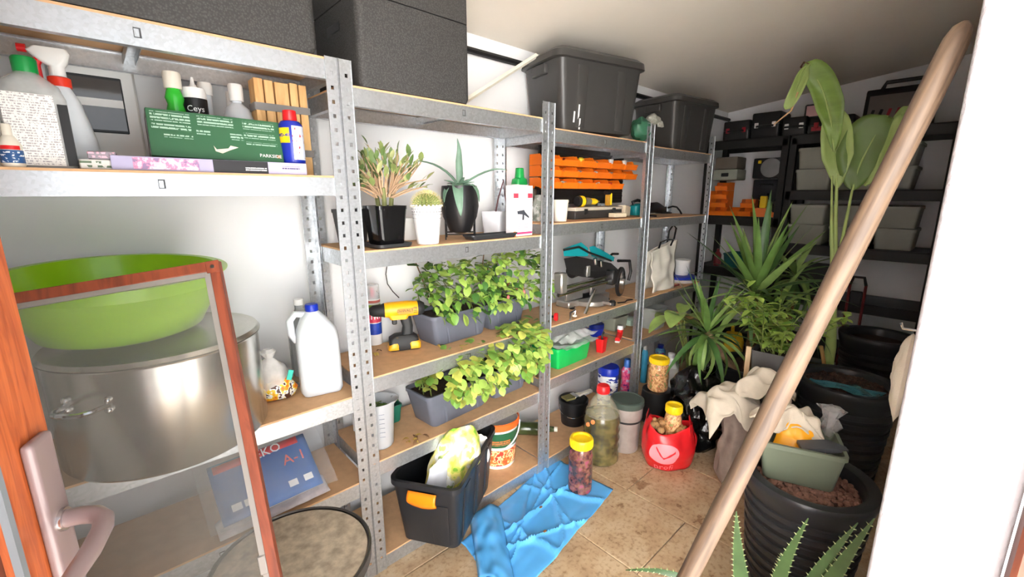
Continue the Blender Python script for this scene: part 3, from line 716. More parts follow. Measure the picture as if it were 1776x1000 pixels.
MB().lathe([(.004, 0), (.004, .002)], 12).o('screw', CHROME, t, loc=(-.012, -.011, HS-.012), rot=(pi/2, 0, 0))
def mat_net():
    m, nt, b = _new('insect netting'); b.inputs['Base Color'].default_value = lin((120, 118, 112)); b.inputs['Roughness'].default_value = .8
    b.inputs['Alpha'].default_value = .26; return m
MB().box((-WS/2, 0, HS/2), (WS-.05, .0006, HS-.05)).o('netting', mat_net(), t, smooth=False)
for z in (.62,): MB().box((-.028, -.004, z), (.016, .01, .04), .002).o('clip', GREYA, t)
# ================================================================ leaves
def leaf_mesh(name, L, W, m, nu=5, fold=.25, droop=.5, shape='oval', curl=0.):
    """leaf from the origin along +x, face up"""
    vs = []; fs = []
    for i in range(nu+1):
        u = i/nu
        if shape == 'oval': w = W/2*max(.04, sin(pi*min(1, u*.96+.02))**.75)
        elif shape == 'blade': w = W/2*(min(1, .45+u*2.2) if u < .3 else (1-((u-.3)/.7)**1.6))
        else: w = W/2*(1-u**1.4)
        w = max(w, W*.01)
        x = L*(sin(droop*u)/droop if droop > .01 else u); z = -L*((1-cos(droop*u))/droop if droop > .01 else 0)
        vs += [(x, -w, z+w*fold), (x, 0, z), (x, w, z+w*fold)]
    for i in range(nu):
        for k in (0, 1): fs.append((i*3+k, i*3+k+1, i*3+k+4, i*3+k+3))
    mb = MB().add(vs, fs); return mb.mesh(name, m, True, 70)
def put_leaf(me, parent, loc, az, el, roll=0., s=1., name='leaf'):
    o = bpy.data.objects.new(name, me); COL.objects.link(o); o.parent = parent
    o.rotation_euler = (Matrix.Rotation(az, 3, 'Z') @ Matrix.Rotation(-el, 3, 'Y') @ Matrix.Rotation(roll, 3, 'X')).to_euler()
    o.location = loc; o.scale = (s,)*3
    return o
LV = [leaf_mesh('leaf', .048, .029, LEAFS[k], 5, .25, .6) for k in (0, 1, 2, 3)]
STEMG = mat('green stem', (120, 134, 70), .6, var=.2)
STEMB = mat('brown stem', (128, 98, 66), .8, var=.25, bump=.3)

# ================================================================ unit 2, shelf with the succulents (z 1.245)
ZS = L2[3]+.001
def sq_pot(t, w, h, m, taper=.78, r=.02, soil=True):
    tub(w, w, h, taper, r, .004, .004, .012).o('pot', m, t)
    if soil: MB().loft([rr(w*.9, w*.9, r, h-.02), rr(w*.9, w*.9, r, h-.014)]).o('soil', SOIL, t)
# black square pot with jade bush
p = onZ(672, 418, ZS); p = Vector((onY(672, 400, 1.45).x, 1.46, ZS))
t = thing('potted_bush', 'twiggy jade bush in a glossy black square pot with saucer', 'plant', p, face(p)+.5)
GLOSSB = mat('glossy black glaze', (16, 16, 18), .12, var=.1)
MB().loft([rr(.125, .125, .02, 0), rr(.138, .138, .022, .004), rr(.142, .142, .022, .014), rr(.134, .134, .02, .014), rr(.12, .12, .02, .008)]).o('saucer', DARKP, t)
tub(.118, .118, .135, .84, .018, .005, .002, .012, .02).o('pot', GLOSSB, t, loc=(0, 0, .0095))
MB().loft([rr(.106, .106, .016, .12), rr(.106, .106, .016, .128)]).o('soil', SOIL, t)
JADE = [leaf_mesh('leaf', .038, .018, mat('jade leaf %d' % k, c, .45, var=.2, vs=30), 4, .2, .3) for k, c in enumerate(((126, 140, 82), (168, 172, 120), (92, 116, 64)))]
TWIG = mat('pale brown twig', (182, 152, 122), .8, var=.2)
rnd = random.Random(3)
twigs = []
for k in range(3):
    a = 2.1*k; b = (.022*cos(a), .022*sin(a), .12)
    MB().tube([b, (b[0]*1.3, b[1]*1.3, .17), (b[0]*1.8, b[1]*1.8, .205)], [.009, .008, .006], 8).o('stem', mat('jade stem', (120, 124, 76), .7, var=.2), t)
nl = 0
for k in range(52):
    a = rnd.uniform(0, 2*pi); el = rnd.uniform(.25, 1.5); L = rnd.uniform(.08, .155)
    s = Vector((.03*cos(a), .03*sin(a), rnd.uniform(.17, .20)))
    e = s+Vector((cos(a)*cos(el)*L, sin(a)*cos(el)*L, sin(el)*L*1.05)); m_ = (s+e)/2+Vector((rnd.uniform(-.012, .012), rnd.uniform(-.012, .012), .006))
    MB().tube([s, m_, e], [.0035, .003, .002], 5).o('twig', TWIG, t)
    for j in range(4):
        q = m_.lerp(e, .3+.7*j/3); put_leaf(rnd.choice(JADE), t, q, a+rnd.uniform(-1.3, 1.3), el+rnd.uniform(-.3, .6), rnd.uniform(-.5, .5), rnd.uniform(.7, 1.15))
e = Vector((.02, .02, .33))
MB().tube([(.02, .01, .2), (.022, .015, .28), e], [.003, .003, .002], 5).o('twig', TWIG, t)
for j in range(7): put_leaf(JADE[1], t, e-Vector((0, 0, .012*(j//2))), j*1.9, 1.1, 0, 1.1)
# dark pot behind the post
p = Vector((.68, 1.60, ZS))
t = thing('dark_pot', 'dark pot with a broken green stump half behind the post', 'pot', p, .2)
tub(.10, .10, .13, .8, .016, .004, .003, .012).o('pot', DARKP, t)
MB().loft([rr(.09, .09, .015, .115), rr(.09, .09, .015, .12)]).o('soil', SOIL, t)
MB().tube([(0, 0, .11), (.004, 0, .16), (.0, .0, .20)], [.016, .015, .013], 10).o('stump', mat('green stump', (112, 134, 70), .6), t)
# white lace pot with cactus
c, r = fitc(713, 770, 370, 1.435)
zt = zat((c, 1.435), 741, 355)-ZS
t = thing('cactus_pot', 'round cactus in a white lace-edged pot', 'plant', (c, 1.44, ZS), face((c, 1.44)))
WG = mat('white enamel', (240, 240, 240), .3, var=.01)
R0 = r*.92
rings = [(R0*.72, 0), (R0*.74, .004), (R0*.96, zt*.8), (R0*1.0, zt*.97)]
mb = MB().lathe(rings+[(R0*.96, zt*.97), (R0*.90, zt*.6), (R0*.66, .01)], 40)
mb.o('pot', WG, t)
for k in range(22):
    a = 2*pi*k/22; MB().ball((R0*1.0*cos(a), R0*1.0*sin(a), zt*.985), .005, 8, 5, (1, 1, .8)).o('scallop', WG, t)
HOLE = mat('shadow hole', (120, 118, 120), .8)
for row, (zf, n_, rad) in enumerate(((.90, 26, .0016), (.83, 26, .0022), (.76, 26, .0016), (.66, 30, .0013))):
    for k in range(n_):
        a = 2*pi*(k+.5*(row % 2))/n_
        if sin(a) > .25: continue
        rad0 = R0*(.74+.22*(zf/.8)) if zf < .8 else R0*(.96+.04*(zf-.8)/.17)
        MB().lathe([(rad, 0), (rad, .0012)], 6).o('hole', HOLE, t, loc=((rad0+.0004)*cos(a), (rad0+.0004)*sin(a), zt*zf), rot=(0, pi/2, a))
CACT = mat('cactus flesh', (128, 140, 78), .6, var=.15)
cr = R0*.88
mb = MB(); N = 44
vs_ = []
for i in range(13):
    ph = -.35*pi/2+(pi/2*1.35)*i/12
    for k in range(N):
        a = 2*pi*k/N; q = cr*(1+.07*(1 if k % 2 else -1))*cos(ph); vs_.append((q*cos(a), q*sin(a), zt*.98+cr*.85*sin(ph)+.004))
mb.loft([vs_[i*N:(i+1)*N] for i in range(13)]); mb.o('cactus', CACT, t)
SPN = mat('pale spines', (226, 214, 150), .6)
sp = MB()
for k in range(0, N, 2):
    a = 2*pi*(k+1)/N
    for i in range(9):
        ph = -.1+1.5*i/8; n_ = Vector((cos(ph)*cos(a), cos(ph)*sin(a), sin(ph))); b = Vector((n_.x*cr*1.05, n_.y*cr*1.05, zt*.98+n_.z*cr*.88+.004))
        for q in range(3):
            d_ = (n_+Vector((rnd.uniform(-.6, .6), rnd.uniform(-.6, .6), rnd.uniform(-.5, .5)))).normalized()
            sp.tube([b, b+d_*.013], [.0006, .0002], 3)
sp.o('spines', SPN, t, kind='stuff')
# agave in a round black pot on a stand
c, r = fitc(766, 836, 360, 1.50)
zt = zat((c, 1.50), 805, 322)-ZS
t = thing('agave_pot', 'blue-green agave in an egg-shaped black pot on a wire stand', 'plant', (c, 1.515, ZS), face((c, 1.515)))
r *= .95
MB().lathe([(r*.25, .022), (r*.55, .03), (r*.9, zt*.42), (r*1.0, zt*.62), (r*.97, zt*.85), (r*.92, zt), (r*.86, zt), (r*.9, zt*.8)], 36, cap=False).o('pot', mat('matt black ceramic', (24, 24, 26), .35), t)
MB().lathe([(.0001, zt*.93), (r*.88, zt*.93)], 30, cap=False).o('soil', SOIL, t)
for k in range(4):
    a = pi/4+pi/2*k; MB().tube([(r*1.06*cos(a), r*1.06*sin(a), 0), (r*1.06*cos(a), r*1.06*sin(a), zt*.62)], .0032, 6).o('stand_leg', BLACKM, t)
MB().tube([(r*1.06*cos(pi/4+pi/2*k), r*1.06*sin(pi/4+pi/2*k), .022) for k in range(5)], .003, 6).o('stand_ring', BLACKM, t)
AG = mat('agave blue green', (98, 128, 108), .45, var=.16, vs=24)
def agave_leaf(pts, w, name='leaf', m=AG, par=None):
    P = [Vector(p) for p in pts]; n = len(P); vs = []; fs = []
    t0 = P[-1]-P[0]; side = Vector((-t0.y, t0.x, 0))
    if side.length < .02: side = Vector((1, .2, 0))
    side.normalize()
    for i, p in enumerate(P):
        u = i/(n-1); hw = w/2*(min(1, .7+u*1.2) if u < .35 else 1-((u-.35)/.65)**1.7)+.0008
        tg = (P[min(i+1, n-1)]-P[max(0, i-1)]).normalized(); up = tg.cross(side).normalized()
        if up.z < 0 and abs(tg.z) < .8: up = -up
        vs += [p-side*hw+up*hw*.35, p-side*hw*.5, p+side*hw*.5, p+side*hw+up*hw*.35]
    for i in range(n-1):
        for k in range(3): fs.append((i*4+k, i*4+k+1, i*4+k+5, i*4+k+4))
    return MB().add(vs, fs).o(name, m, par or t, sol=.004, sub=1, ang=80)
z0 = zt*.96
agave_leaf([(0, 0, z0), (-.03, .01, z0+.045), (-.08, .02, z0+.085), (-.13, .03, z0+.105), (-.18, .03, z0+.11)], .042)
agave_leaf([(0, 0, z0), (.005, .005, z0+.06), (.0, .01, z0+.11), (.006, .01, z0+.15), (-.004, .012, z0+.20)], .03)
agave_leaf([(0, 0, z0), (.05, -.01, z0+.035), (.11, -.02, z0+.065), (.16, -.03, z0+.078), (.20, -.035, z0+.07)], .032)
agave_leaf([(0, -.01, z0), (-.008, -.05, z0+.02), (-.006, -.085, z0-.01), (.0, -.095, z0-.075), (.004, -.085, z0-.115)], .046)
agave_leaf([(0, -.01, z0), (-.04, -.04, z0+.015), (-.06, -.06, z0-.02), (-.062, -.065, z0-.06)], .032)
agave_leaf([(.01, 0, z0), (.05, -.03, z0+.02), (.075, -.045, z0-.01), (.08, -.05, z0-.06)], .03)
for k in range(12):
    a = 2*pi*k/12+.3; L = .055+.03*((k*7) % 5)/5; e = .25+.35*((k*3) % 4)/3
    agave_leaf([(.01*cos(a), .01*sin(a), z0), (L*.5*cos(a), L*.5*sin(a), z0+L*.5*sin(e)+.01), (L*cos(a), L*sin(a), z0+L*sin(e))], .022)
# grey-white square pot with drooping stem
p = Vector((onY(864, 395, 1.58).x, 1.60, ZS))
t = thing('grey_white_pot', 'pale grey square pot with a wilted drooping leaf', 'plant', p, .35)
tub(.105, .105, .105, .86, .012, .004).o('pot', mat('pale grey ceramic', (206, 208, 214), .4), t)
MB().loft([rr(.09, .09, .01, .092), rr(.09, .09, .01, .096)]).o('soil', SOIL, t)
MB().tube([(0, 0, .09), (.01, -.01, .16), (.03, -.03, .25), (.028, -.035, .19), (.02, -.05, .13)], [.004, .004, .003, .003, .002], 6).o('stem', mat('purple brown stem', (92, 58, 60), .7), t)
agave_leaf([(.02, -.05, .13), (.02, -.058, .10), (.015, -.064, .07), (.01, -.066, .04)], .045, m=mat('olive leaf', (116, 120, 44), .6))
# white tray / pale pot behind lace pot
p = Vector((onY(712, 395, 1.60).x, 1.62, ZS))
t = thing('white_pot', 'plain white pot standing behind the lace-edged pot', 'pot', p, .1)
tub(.085, .085, .09, .85, .03, .004).o('pot', WHITEP, t); MB().loft([rr(.07, .07, .02, .076), rr(.07, .07, .02, .08)]).o('soil', SOIL, t)
# black tray
xa, xb = onY(826, 410, 1.42).x, onY(888, 405, 1.42).x
t = tub(.25, .07, .02, .95, .01, .003, .003, .006).o('black_tray', DARKP, loc=(1.215, 1.435, ZS)); tag(t, 'flat black plant tray at the front of the succulent shelf', 'tray')
# box of tool bits and green bottle
xa, xb = onY(889, 400, 1.412).x, onY(924, 400, 1.412).x
zt = zat((xa, 1.412), 905, 321)-ZS
t = thing('sprayer_carton', 'white and red carton with a picture of a spray nozzle', 'box', ((xa+xb)/2, 1.435, ZS), .05)
W = xb-xa
MB().box((0, 0, zt/2), (W, .045, zt), .001).o('carton', mat('white card', (238, 230, 232), .5), t)
for z, h_, m in ((.80, .09, mat('pink red ink', (216, 60, 80), .5)), (.06, .04, mat('magenta ink', (200, 60, 110), .5))):
    for sx in ((-.36, .36) if z > .5 else (.08,)): MB().box((sx*W, -.0228, z*zt), (W*(.24 if z > .5 else .8), .0006, h_*zt)).o('print', m, t)
MB().box((-.42*W, -.0228, .05*zt), (W*.12, .0006, .1*zt)).o('print', ORANGE, t)
MB().prism([(-.3*W, .50*zt), (.05*W, .52*zt), (.1*W, .48*zt), (.32*W, .38*zt), (.3*W, .35*zt), (.06*W, .42*zt), (.04*W, .32*zt), (-.04*W, .32*zt), (-.03*W, .43*zt), (-.28*W, .44*zt)], -.0232, -.022).o('picture', mat('dark ink', (60, 64, 72), .5), t, label='dark nozzle picture')
MB().box((0, -.0228, .2*zt), (W*.5, .0006, .13*zt)).o('print', mat_print('grey fine print', (236, 230, 232), (170, 150, 160), 200, .55), t)
c, r = fitc(886, 924, 300, 1.485)
zt2 = zat((c, 1.485), 904, 291)-ZS
t = thing('fertiliser_bottle', 'white bottle with big green cap behind the nozzle carton', 'bottle', (c, 1.50, ZS))
MB().loft([rr(.075, .05, .015, 0), rr(.078, .052, .016, .01), rr(.078, .052, .016, zt2-.075), rr(.05, .045, .018, zt2-.055)]).o('body', WHITEP, t)
MB().loft([rr(.076, .052, .016, zt2-.075), rr(.066, .05, .016, zt2-.05), rr(.042, .042, .018, zt2-.044), rr(.036, .036, .016, zt2-.003), rr(.032, .032, .014, zt2)]).o('cap', GREEN, t)
c, r = fitc(926, 950, 370, 1.56)
t = thing('sprayer_bottle', 'grey pump bottle with black trigger beside the steel post', 'bottle', (c, 1.58, ZS))
MB().lathe([(.04, 0), (.042, .01), (.042, .12), (.02, .16), (.018, .18)], 24).o('body', mat_blotch('grey green print', [(120, 130, 120), (160, 168, 158), (206, 208, 204)], 30), t)
MB().tube([(0, 0, .175), (0, 0, .205), (-.02, 0, .215), (.045, 0, .205), (.055, 0, .17)], .008, 8).o('pump', BLACKP, t)

# ================================================================ unit 2, shelf with the drill (z .797)
ZD = L2[2]+.001
def cordless_drill(loc, rz, s=1., label='', group=None, body=mat('yellow tool plastic', (250, 176, 24), .38), words=None):
    t = thing('cordless_drill', label, 'drill', loc, rz, group)
    BK = mat('black rubber', (34, 35, 36), .55)
    S = lambda *a: tuple(v*s for v in a)
    # battery foot
    MB().loft([rr(.125*s, .072*s, .012*s, .002*s), rr(.13*s, .076*s, .014*s, .012*s), rr(.12*s, .07*s, .014*s, .05*s, cx=-.002*s), rr(.085*s, .052*s, .014*s, .064*s)]).o('battery', BK, t)
    MB().loft([rr(.05*s, .078*s, .012*s, .006*s, cx=-.045*s), rr(.045*s, .08*s, .012*s, .02*s, cx=-.044*s), rr(.03*s, .06*s, .012*s, .058*s, cx=-.03*s)]).o('battery_side', body, t)
    MB().loft([rr(.05*s, .078*s, .012*s, .006*s, cx=.042*s), rr(.05*s, .08*s, .012*s, .03*s, cx=.042*s), rr(.03*s, .06*s, .012*s, .048*s, cx=.035*s)]).o('battery_side', body, t)
    MB().loft([rr(.05*s, .036*s, .015*s, .055*s, cx=.012*s), rr(.044*s, .034*s, .015*s, .10*s, cx=.018*s), rr(.05*s, .036*s, .015*s, .145*s, cx=.008*s)]).o('grip', BK, t)
    MB().tube([S(-.075, 0, .175), S(-.06, 0, .175), S(.02, 0, .175), S(.068, 0, .174)], [.030*s, .033*s, .034*s, .030*s], 22).o('body', body, t)
    MB().tube([S(.062, 0, .174), S(.072, 0, .174), S(.09, 0, .173)], [.032*s, .033*s, .022*s], 20).o('motor_cap', BK, t)
    MB().loft([rr(.07*s, .05*s, .012*s, .135*s, cx=-.018*s), rr(.09*s, .052*s, .012*s, .155*s, cx=-.018*s)]).o('housing', body, t)
    MB().box(S(-.036, 0, .13), S(.02, .02, .04), .004*s).o('trigger', BK, t)
    ch = MB().tube([S(-.074, 0, .175), S(-.085, 0, .175), S(-.12, 0, .175), S(-.135, 0, .175)], [.031*s, .027*s, .024*s, .014*s], 18).o('chuck', BK, t)
    MB().tube([S(-.134, 0, .175), S(-.175, 0, .175)], .0035*s, 6).o('bit', CHROME, ch)
    MB().box(S(.01, -.034, .172), S(.062, .002, .024)).o('label', mat('dark label', (200, 138, 20), .5), t)
    if words: text(words, .017*s, INK, t, S(.008, -.0355, .174))
    for k in range(4): MB().box(S(.05, -.0305, .163+.007*k), S(.016, .003, .0025)).o('vent', BK, t)
    return t
p = onZ(708, 606, ZD)
cordless_drill((p.x, p.y+.03, ZD), face(p)+.1, .97, 'yellow and black cordless drill standing on its battery beside the grey planter', words='DeWALT')
# white foam can with blue and red label
c, r = fitc(642, 672, 570, 1.50)
p = onZ(657, 598, ZD)
t = thing('foam_can', 'white can with green, red and blue label and red nozzle under a clear cap', 'spray can', (p.x, p.y+.03, ZD), face(p))
D_ = hypot(p.x, p.y); r = .030; zt = zat((p.x, p.y+.03), 655, 492)-ZD
MB().lathe([(r*.96, 0), (r, .004), (r, zt*.76), (r*.85, zt*.80)], 26).o('body', WHITEP, t)
for a, b, m in ((.56, .68, mat('lime label', (140, 178, 50), .4)), (.38, .52, mat_print('red boxes print', (206, 50, 80), (240, 236, 240), 30, .45)), (.18, .37, mat('blue label plain', (40, 70, 170), .4, var=.25, vs=60)), (.71, .75, mat('salmon label', (220, 120, 110), .4))):
    MB().lathe([(r*1.01, zt*a), (r*1.01, zt*b)], 26, cap=False).o('label', m, t)
MB().lathe([(r*1.0, zt*.77), (r*.98, zt*.99), (r*.9, zt)], 26).o('clear_cap', mat_film('clear cap film', (230, 230, 232), .35), t)
MB().lathe([(.008, zt*.80), (.008, zt*.92), (.004, zt*.94)], 12).o('nozzle', mat('pink nozzle', (230, 60, 90), .4), t)
# wall stem trailing
tag(MB().tube([onY(671, 462, 1.735), onY(669, 475, 1.735), onY(672, 492, 1.73), onY(681, 505, 1.70), onY(692, 516, 1.66)], .0022, 5).o('dry_twig', mat('dark stem', (74, 66, 60), .8)), 'thin dry curling stem hanging against the white wall', 'stem')
DEBR = mat('dry leaf', (120, 86, 56), .9, var=.3)
def scraps(px, z, n, spread, label, name='dry_leaf'):
    b = MB(); q = onZ(px[0], px[1], z)
    t = thing(name, label, 'dry leaves', (q.x, q.y, z+.001))
    for k in range(n):
        put_leaf(leaf_mesh('leaf', rnd.uniform(.018, .04), .012, DEBR if k % 2 else mat('dry yellow leaf', (190, 158, 74), .9, var=.2), 4, .5, 1.2), t, (rnd.uniform(-1, 1)*spread, rnd.uniform(-1, 1)*spread*.6, .008), rnd.uniform(0, 6.2), .25)
    return t
scraps((650, 614), ZD, 3, .012, 'few dark dried leaf crumbs behind the post on the drill shelf')
scraps((760, 600), ZD, 3, .02, 'dried curled leaf at the corner of the upper grey planter')

def cushion(t, R, x0, x1, yc, zc, ry, rz, n, leafs, mix, amin, amax, s0=.75, s1=1.25, top=1.0):
    """leaves over a bulging mass that runs along x; angle 0 points to the front, 90 degrees up"""
    w0 = Vector(t.location); zr_ = t.rotation_euler.z
    for k in range(n):
        x = R.uniform(x0, x1); a = R.uniform(amin, amax); q = R.uniform(.45, 1.0)**.6
        lump = 1+.28*fbm((x*7, a*1.3, 0), 1.5, w0.x*3)
        end = max(.45, 1-.8*max(0, abs(2*(x-x0)/(x1-x0)-1)-.55))
        y, z = yc-ry*q*lump*cos(a)*end, zc+rz*q*lump*sin(a)*end*top
        wy, wz = w0.y+y, w0.z+z
        if abs(wy-1.395) < .022 and (.725 < wz < .805 or 1.17 < wz < 1.25): y -= .045
        az = -pi/2+R.uniform(-1.1, 1.1) if cos(a) > -.2 else R.uniform(0, 2*pi)
        put_leaf(leafs[R.choice(mix)], t, (x, y, z), az, R.uniform(-1.1, .25)+.5*max(0, sin(a)), R.uniform(-.5, .5), R.uniform(s0, s1))
def planter(loc, rz, w, dd, h, label, seed, nstem, spread, tall, lean, mix, nleaf, cush, leafs=None, group='grey planters of trailing plants'):
    t = thing('planter', label, 'planter', loc, rz, group)
    tub(w, dd, h, .84, .02, .004, .004, .014).o('box', GREYPL, t)
    for s in (-.25, .25):
        MB().box((s*w, -dd*.462, h*.48), (.012, .006, h*.8), .002, rot=(radians(-6), 0, 0)).o('rib', GREYPL, t)
    MB().loft([rr(w*.93, dd*.93, .02, h-.022), rr(w*.93, dd*.93, .02, h-.016)]).o('soil', SOIL, t)
    R = random.Random(seed); leafs = leafs or LV
    for k in range(nstem):
        s = Vector((R.uniform(-.46, .46)*w, R.uniform(-.4, .4)*dd, h-.018))
        a = R.uniform(0, 2*pi); L = R.uniform(.6, 1.0)*tall
        d1 = Vector((cos(a)*spread+lean[0], sin(a)*spread+lean[1], 1.0)).normalized()
        m1 = s+d1*L*.55; e = m1+Vector((d1.x*1.6, d1.y*1.6, d1.z*.35-.15*R.random())).normalized()*L*.5
        m0 = s+Vector((0, 0, 1)).lerp(d1, .5)*L*.28
        MB().tube([s, m0, m1, e], [.0028, .0026, .0022, .0014], 5).o('stem', STEMG, t)
        P = [s, m0, m1, e]
        for j in range(5):
            u = .4+.6*j/4; i = min(2, int(u*3)); q = P[i].lerp(P[i+1], u*3-i)
            put_leaf(leafs[R.choice(mix)], t, q, a+(j*2.4)+R.uniform(-.4, .4), R.uniform(-.25, .75), R.uniform(-.5, .5), R.uniform(.75, 1.2))
    cushion(t, R, cush[0]*w, cush[1]*w, cush[2], h+cush[3], cush[4], cush[5], nleaf, leafs, mix, cush[6], cush[7])
    return t
# upper planter (two boxes side by side)
p = onZ(712, 602, ZD)
yb = 1.60
xa = onZ(708, 600, ZD).x
planter((1.10, 1.58, ZD), radians(3), .32, .17, .135, 'grey planter of glossy dark trailing leaves beside the drill', 11, 12, .8, .24, (.0, -.3), (0, 0, 1, 2, 1), 210, (-.5, .55, -.02, .03, .12, .17, -.35, 2.2))
planter((1.385, 1.59, ZD), radians(-2), .235, .17, .135, 'grey planter of bright trailing leaves and pink buds by the steel post', 12, 12, .8, .27, (.15, -.3), (0, 1, 1, 2, 1), 225, (-.5, 1.1, -.03, .05, .13, .19, -.5, 2.2))
t = [o for o in bpy.data.objects if o.name.startswith('planter')][-1]
PINKF = mat('pink bud', (226, 110, 110), .5)
for k in range(6): MB().ball((0, 0, 0), .007, 8, 6, (1, 1, 1.5)).o('bud', PINKF, t, loc=(rnd.uniform(-.13, .13), rnd.uniform(-.14, -.06), .16+rnd.uniform(0, .09)))
# climbing shoot up the wall
t = thing('climbing_shoot', 'dark leafy shoot climbing the wall under the succulent shelf', 'plant', (onY(755, 560, 1.70).x, 1.70, ZD), 0)
MB().tube([(0, 0, 0), (-.02, .01, .15), (-.06, .015, .28), (-.10, .0, .36), (-.06, -.02, .385)], .003, 6).o('stem', STEMB, t)
R_ = random.Random(5)
for k in range(34):
    u = k/33; q = Vector((-.02-.10*u+R_.uniform(-.045, .06), R_.uniform(-.06, .015), .14+.24*u+R_.uniform(-.02, .01)))
    put_leaf(LV[R_.choice((0, 2, 2))], t, q, R_.uniform(3.4, 6.0), R_.uniform(-.6, .3), R_.uniform(-.4, .4), R_.uniform(.8, 1.2))
# second climbing shoot
t = thing('climbing_shoot', 'thin leafy shoot rising above the bright planter to the shelf', 'plant', (onY(832, 540, 1.70).x, 1.705, ZD), 0)
for (dx, h_) in ((0, .35), (.10, .37), (.03, .30)):
    MB().tube([(dx, 0, 0), (dx+.01, .0, h_*.5), (dx+.03, -.01, h_)], .0028, 6).o('stem', STEMB, t)
    for k in range(11):
        u = k/10; put_leaf(LV[R_.choice((0, 1, 2))], t, (dx+.03*u, -.005, h_*(.4+.6*u)), R_.uniform(0, 6.2), R_.uniform(-.2, .6), 0, R_.uniform(.7, 1.1))

# ================================================================ unit 2, lower planter shelf (z .467)
ZL = L2[1]+.001
pa = onZ(738, 752, ZL)
planter((onY(800, 690, 1.53).x-.06, 1.53, ZL), radians(4), .36, .17, .15, 'grey planter of round light-green leaves on the lower shelf, nearer the door', 21, 9, .6, .16, (.0, -.4), (0, 1, 1, 3), 230, (-.42, .55, -.10, .05, .11, .13, -.7, 2.0), leafs=[leaf_mesh('leaf', .044, .034, LEAFS[k], 5, .15, .5) for k in range(4)])
planter((onY(862, 650, 1.55).x+.02, 1.55, ZL), radians(2), .25, .17, .15, 'grey planter of round light-green leaves on the lower shelf, farther from the door', 22, 9, .6, .18, (.0, -.4), (0, 1, 1, 3), 230, (-.55, .5, -.12, .08, .12, .16, -.6, 2.0), leafs=[leaf_mesh('leaf', .044, .034, LEAFS[k], 5, .15, .5) for k in range(4)])
# measuring jug
p = onZ(671, 778, ZL)
t = thing('measuring_jug', 'translucent plastic measuring jug on the lower planter shelf', 'jug', (p.x, p.y+.05, ZL), face(p))
zt = zat((p.x, p.y+.05), 671, 690)-ZL
JUG = mat('frosted plastic', (226, 228, 232), .3, trans=.45, var=.02)
MB().lathe([(.0001, .002), (.046, 0), (.050, .006), (.060, zt*.9), (.064, zt), (.062, zt), (.058, zt*.9), (.048, .01), (.0001, .008)], 36).warp(lambda v: Vector((v.x*(1+(.22 if v.z > zt*.97 and v.x > .05 else 0)), v.y, v.z))).o('body', JUG, t)
MB().tube([(-.058, 0, zt*.9), (-.09, 0, zt*.86), (-.09, 0, zt*.4), (-.056, 0, zt*.3)], .007, 8).o('handle', JUG, t)
for k in range(6): MB().box((.01, -.0535-.001*k, zt*(.3+.1*k)), (.02, .0008, .0012)).o('mark', mat('blue grey ink', (110, 120, 150), .5), t)
scraps((720, 762), ZL, 9, .035, 'scattered dry yellow leaves in front of the lower grey planter')
# small trailing sprig by the jug
t = thing('fallen_sprig', 'leafy sprig hanging over the rim of the measuring jug', 'plant', onZ(700, 752, ZL)+Vector((0, .10, 0)), 0)
MB().tube([(0, 0, .002), (0, -.02, .10), (-.03, -.05, .15), (-.08, -.06, .155), (-.11, -.07, .145)], .0022, 5).o('stem', STEMG, t)
for k in range(14): put_leaf(LV[(0, 2, 0)[k % 3]], t, (-.02-.007*k, -.045-.002*k, .145+.004*sin(k)), 2.0+k*1.7, .2, 0, .95)
# green crate behind
c0 = onY(708, 700, 1.63)
t = tub(.10, .12, .08, .9, .012, .003, .003, .008).o('green_tray', mat('dark green plastic', (22, 98, 78), .5), loc=(.79, 1.655, ZL)); tag(t, 'dark green plastic tub behind the measuring jug', 'tub')
# ================================================================ unit 2, bottom
ZG = L2[0]+.001
c0 = onZ(878, 806, ZG)
t = thing('paint_bucket', 'white bucket with orange rim and green label under the lower planters', 'bucket', (c0.x, c0.y+.07, ZG), face(c0))
zt = zat((c0.x, c0.y+.07), 880, 722)-ZG
R1 = .108
MB().lathe([(R1*.82, 0), (R1*.84, .005), (R1, zt*.96), (R1*1.04, zt*.96), (R1*1.04, zt), (R1*.97, zt), (R1*.8, .01)], 40).o('bucket_body', WHITEP, t)
MB().lathe([(R1*.865, zt*.08), (R1*.935, zt*.45)], 36, cap=False).o('label', mat_blotch('carrot salad print', [(200, 80, 40), (232, 128, 60), (244, 214, 160), (222, 60, 40)], 34), t, label='orange printed label')
MB().lathe([(R1*.955, zt*.52), (R1*1.005, zt*.84)], 36, cap=False, a0=pi*1.05, a1=pi*2.1).o('label', mat('bottle green print', (40, 92, 56), .4), t, label='dark green label')
MB().lathe([(R1*.975, zt*.58), (R1*.995, zt*.68)], 20, cap=False, a0=pi*1.32, a1=pi*1.72).o('print', mat_print('orange small print', (40, 92, 56), (240, 120, 60), 90, .62, cols=260), t)
MB().lathe([(R1*1.05, zt*.90), (R1*1.07, zt*.92), (R1*1.07, zt*1.03), (R1*1.02, zt*1.05), (R1*1.0, zt*1.0)], 40, cap=False).o('rim', mat('orange rim', (238, 104, 40), .4), t, label='orange lid rim')
MB().tube([(R1*1.08*cos(a), R1*1.08*sin(a)*.9, zt*.93-.11*abs(sin(a))**1.0) for a in [pi+pi*k/16 for k in range(17)]], .004, 6).o('handle', WHITEP, t)
# ================================================================ black tote with orange handle, in front of unit 2
def quad_pts(pts, z): return [onZ(x, y, z) for x, y in pts]
TB = mat('black storage plastic', (38, 39, 42), .36, var=.06)
ZT = .36
fl, fr, bk = onZ(664, 838, ZT), onZ(793, 850, ZT), onZ(858, 738, ZT)
